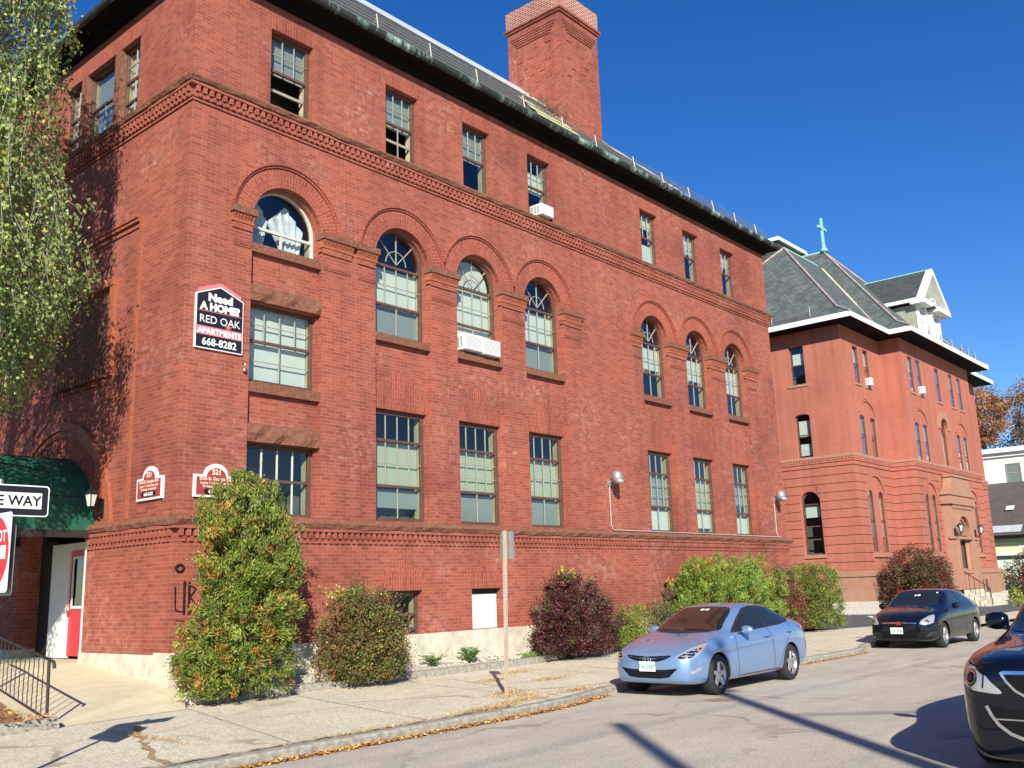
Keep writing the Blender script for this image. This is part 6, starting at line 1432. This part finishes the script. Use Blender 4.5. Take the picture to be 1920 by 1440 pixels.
for k in range(ns):
    a = q.uniform(-1.75, 1.15) if q.random() < .82 else q.uniform(0, 2*pi)
    cl_ = q.random()
    z1 = q.uniform(6.2, 15.0); rr_ = Rz(z1)*sqrt(q.uniform(.30, 1.0)); ln = q.uniform(.7, 2.3)
    if q.random() < .16: z1 = q.uniform(5.8, 7.4); rr_ = Rz(z1)*sqrt(q.uniform(.5, .95)); ln = q.uniform(1.3, 2.4)
    # gather strands into curtains
    a = round(a/.17)*.17+q.gauss(0, .028); z1 = round(z1/.95)*.95+q.gauss(0, .22)
    x, y = TX+cos(a)*rr_, TY+sin(a)*rr_; ox, oy = cos(a)*.22, sin(a)*.22
    zb_ = max(4.75, z1-ln); n = int((z1-zb_)/.023); 
    wx, wy = q.uniform(0, 6), q.uniform(0, 6); P0 = None; pts = []
    for j in range(n):
        s = j/max(1, n); z = z1-(z1-zb_)*s; out_ = min(1, s*3)
        if sqrt((x+ox*out_-TX)**2+(y+oy*out_-TY)**2) > Rz(z)+.1: break
        px, py = x+ox*out_+.06*sin(wx+s*5), y+oy*out_+.06*sin(wy+s*4)
        if j % 8 == 0: pts.append((px, py, z))
        LC.append((px+q.gauss(0, .07), py+q.gauss(0, .07), z+q.gauss(0, .03))); LD.append((q.gauss(0, .6), q.gauss(0, .6), -.8+q.gauss(0, .4)))
    if len(pts) > 1: m.tube(pts, .005, 3, cap=False)
m.build('twigs', 'birch_bark', TR)
LC = np.array(LC); LD = np.array(LD)
ni = 26000; zz = rng.uniform(5.2, 14.5, ni); aa = rng.uniform(0, 2*pi, ni); rr = np.array([Rz(z) for z in zz])*.80*np.sqrt(rng.random(ni))  # dense inner leaves added to thicken the shade on the side wall
cl3 = (np.sin(aa*5+zz*1.3)+np.sin(aa*9-zz*2.1)) > -.9; Pi = np.stack([TX+rr*np.cos(aa), TY+rr*np.sin(aa), zz], 1)[cl3]
nl = 9000; zl = rng.uniform(3.3, 5.6, nl); al = rng.uniform(0, 2*pi, nl); rl_ = 1.75*np.sqrt(rng.random(nl)); Pi = np.vstack([Pi, np.stack([TX+rl_*np.cos(al), TY+rl_*np.sin(al), zl], 1)])  # unseen low leaves added so the tree shades the entry
LC = np.vstack([LC, Pi]); LD = np.vstack([LD, rng.normal(size=Pi.shape)*.5+np.array([0, 0, -.6])]); n = len(LC)
col = pick(n, [(G(.20, .27, .07), 4), (G(.12, .19, .045), 4), (G(.30, .34, .11), 2.5), (G(.46, .38, .08), .6)])
hi = (LC[:, 2] > 12.3) & (rng.random(n) < .5); col[hi] = pick(hi.sum(), [(G(.34, .25, .08), 2), (G(.26, .22, .07), 2)])
leafmesh('leaves', LC, LD, rng.uniform(.7, 1.3, n)*.074, rng.uniform(.7, 1.3, n)*.056, np.clip(col, 0, 1), parent=TR)
# far autumn trees
def fartree(x, y, zb_, zt2, r, pal, label, n=9000, seed=1, name='autumn_tree', grp='trees beyond the far houses'):
    q = random.Random(seed); t = thing(name, (x, y, .0), label, 'tree', grp); m = MB(); m.tube([(x, y, 0), (x+.2, y, zb_), (x, y, zt2-1)], [.35, .25, .06], 8); P = []
    for k in range(26):
        a = q.uniform(0, 2*pi); z0_ = q.uniform(zb_-2.5, zt2-2); e_ = (x+cos(a)*r*q.uniform(.5, .95), y+sin(a)*r*q.uniform(.5, .95), z0_+q.uniform(1.2, 3.2)); m.tube([(x, y, z0_), ((x+e_[0])/2, (y+e_[1])/2, z0_+1), e_], [.11, .07, .02], 5)
    m.build('trunk', 'bark', t)
    nc = 150; u = rng.normal(size=(nc, 3)); u /= np.linalg.norm(u, axis=1, keepdims=True); u *= rng.uniform(.35, 1.0, (nc, 1))**.5
    CC = np.array([x, y, (zb_+zt2)/2])+u*np.array([r, r, (zt2-zb_)/2]); per = n//nc; Pp = CC.repeat(per, 0)+rng.normal(0, .32, (nc*per, 3)); D = rng.normal(size=(nc*per, 3))
    col = pick(nc, pal).repeat(per, 0)*.6+pick(nc*per, pal)*.4; leafmesh('crown', Pp, D, rng.uniform(.7, 1.3, nc*per)*.20, rng.uniform(.7, 1.3, nc*per)*.16, col, parent=t)
aut = [(G(.30, .12, .04), 3), (G(.22, .07, .04), 2), (G(.40, .22, .05), 2), (G(.15, .10, .05), 1)]
fartree(98, 12.2, 14.5, 20.9, 2.7, aut, 'rust orange autumn tree just right of the convent roof', seed=1); fartree(97, 15.0, 14.3, 20.0, 2.4, [(G(.22, .06, .05), 2), (G(.15, .07, .06), 1)], 'dark red autumn tree half hidden by the convent wall', seed=2, n=7000)
fartree(101, 7.0, 14.0, 22.0, 3.6, [(G(.26, .16, .10), 2), (G(.20, .11, .09), 2), (G(.30, .22, .08), 1)], 'purplish brown autumn tree above the white house at the right edge', seed=3, n=9000)
fartree(104, 15.5, 11.0, 15.2, 2.4, [(G(.05, .07, .03), 2), (G(.09, .07, .04), 1)], 'low dark green tree between the orange tree and the white house', seed=4, n=7000, name='evergreen_tree'); fartree(106, 9.5, 12.0, 17.6, 3.0, [(G(.18, .10, .07), 2), (G(.24, .14, .06), 1)], 'sparse bare brown tree behind the chimney of the white house', seed=5, n=3000)
# unseen trees behind the viewer, added to darken the window reflections
for k, (x, y, h, r) in enumerate([(-26, -38, 9, 4.5), (-8, -40, 8.5, 4.2), (10, -37, 8.5, 4.5), (27, -39, 9, 5), (45, -37, 8.5, 4.5), (62, -38, 9, 5)]):
    fartree(x, y, 2.5, h, r, [(G(.07, .10, .035), 2), (G(.14, .10, .04), 1)], 'green leafy street tree, unseen, added across the road to darken window reflections', n=6000, seed=20+k, name='unseen_street_tree', grp='unseen trees added across the road')
# ================================================================== STREET FURNITURE
U = thing('sign_post', (3.31, -4.58, .12), 'rusty galvanised post carrying a small sign seen from behind', 'sign post')
m = MB(); m.hexa([(3.285, -4.60, .10), (3.335, -4.60, .10), (3.335, -4.57, .10), (3.285, -4.57, .10), (3.325, -4.62, 2.76), (3.375, -4.62, 2.76), (3.375, -4.59, 2.76), (3.325, -4.59, 2.76)]); m.hexa([(3.27, -4.578, .10), (3.28, -4.578, .10), (3.28, -4.56, .1), (3.27, -4.56, .1), (3.31, -4.598, 2.76), (3.32, -4.598, 2.76), (3.32, -4.58, 2.76), (3.31, -4.58, 2.76)])
m.hexa([(3.34, -4.578, .10), (3.35, -4.578, .10), (3.35, -4.56, .1), (3.34, -4.56, .1), (3.38, -4.598, 2.76), (3.39, -4.598, 2.76), (3.39, -4.58, 2.76), (3.38, -4.58, 2.76)])
t = NT('rusty_post'); P_ = t.pos(); mp = t.n('ShaderNodeMapping'); mp.inputs['Scale'].default_value = (60, 60, 1.1); t.l(P_, mp.inputs[0])
c = t.ramp(t.noise(1.0, 4, .7, mp.outputs[0]), [(.40, (.42, .40, .36)), (.52, (.37, .23, .12)), (.6, (.44, .42, .38))]); t.l(c, t.b.inputs['Base Color']); t.b.inputs['Roughness'].default_value = .7
m.build('post', 'rusty_post', U)
def rrect(cy, cz, w, h, r, n=5): return [(cy+sx*(w/2-r)+r*cos(a), cz+sz*(h/2-r)+r*sin(a)) for sx, sz, a0 in ((1, 1, 0), (-1, 1, pi/2), (-1, -1, pi), (1, -1, 3*pi/2)) for a in [a0+pi/2*k/n for k in range(n+1)]]
m = MB(); m.prism(rrect(-4.60, 2.52, .305, .457, .04), 3.40, 3.404, axis='x'); m.build('sign_plate', 'grey_metal', U)
SX, SY = -5.03, -5.48
V_ = thing('traffic_sign_post', (SX, SY, .12), 'galvanised post with one way and do not enter signs at the left edge', 'sign post')
m = MB(); m.tube([(SX, SY, .1), (SX, SY, 3.0)], .03, 8); m.build('post', 'grey_metal', V_)
yf = SY-.045
m = MB(); m.prism(rrect(SX, 2.80, .914, .305, .035), yf, yf+.004); OW = m.build('one_way_sign', 'sign_white', V_)
m = MB(); m.prism(rrect(SX, 2.80, .890, .281, .028), yf-.002, yf); m.build('black_field', 'sign_black', OW)
m = MB(); m.prism([(SX+.385, 2.80-.078), (SX+.385, 2.80+.078), (SX-.22, 2.80+.078), (SX-.22, 2.80+.118), (SX-.41, 2.80), (SX-.22, 2.80-.118), (SX-.22, 2.80-.078)], yf-.004, yf-.002); m.build('arrow', 'sign_white', OW)
text('ONE WAY', .138, FT(0), SX+.06, 2.80-.048, yf-.006, 'sign_ink', OW, bold=.003, sx=.98)
LTm = lambda x0: (lambda u, d, w: (x0+d, -u, w))
xf = SX-.034; SYn = SY-.05
m = MB(); m.prism(rrect(SYn, 2.29, .74, .74, .04), xf, xf+.004, axis='x'); DN = m.build('do_not_enter_sign', 'sign_white', V_)
m = MB(LTm(xf)); m.prism([(-SYn+.35*cos(2*pi*k/40), 2.29+.35*sin(2*pi*k/40)) for k in range(40)], -.003, 0); m.build('red_disc', 'sign_red', DN)
m = MB(LTm(xf)); m.box(-SYn-.29, -SYn+.29, -.006, -.003, 2.29-.062, 2.29+.062); m.build('white_bar', 'sign_white', DN)
text('DO NOT', .15, LTm(xf), -SYn, 2.29+.10, -.006, 'sign_white', DN, bold=.003, sx=.95); text('ENTER', .15, LTm(xf), -SYn, 2.29-.21, -.006, 'sign_white', DN, bold=.003, sx=.95)
m = MB(); m.prism(rrect(SY, 2.22, .74, .66, .04), SX+.03, SX+.034, axis='x'); m.build('sign_back', 'grey_metal', V_)
# utility poles and wires across the street; only their shadows reach the view
for nm, x, h_, r0, r1, lab in (('utility_pole', -9.2, 12.3, .19, .13, 'wooden utility pole across the street whose broad shadow crosses the road to the blue car'), ('utility_pole', -12.46, 11.15, .15, .12, 'second wooden utility pole across the street casting the shorter shadow')):
    t = thing(nm, (x, -22.45, .1), lab, 'utility pole'); m = MB(); m.tube([(x, -22.45, .1), (x, -22.45, h_)], [r0, r1], 12); m.build('pole', 'wood_pole', t)
    if r0 > .17: m = MB(); m.box(x-.06, x+.06, -22.9, -22.0, h_-.5, h_-.38); m.build('crossarm', 'wood_pole', t)
m = MB(); m.tube([(-9.2, -22.45, 10.0), (9.4, -46.15, 9.6)], .03, 6); tag(m.build('overhead_wire', 'wire'), 'overhead cable from the nearer utility pole casting a thin shadow on the road', 'wire')
m = MB(); m.tube([(-12.46, -22.45, 10.9), (20, -22.4, 10.3)], .012, 6); m.tube([(-12.46, -22.45, 10.9), (-45, -22.5, 10.4)], .012, 6); tag(m.build('overhead_wire', 'wire'), 'overhead cable running along the street past both utility poles', 'wire')
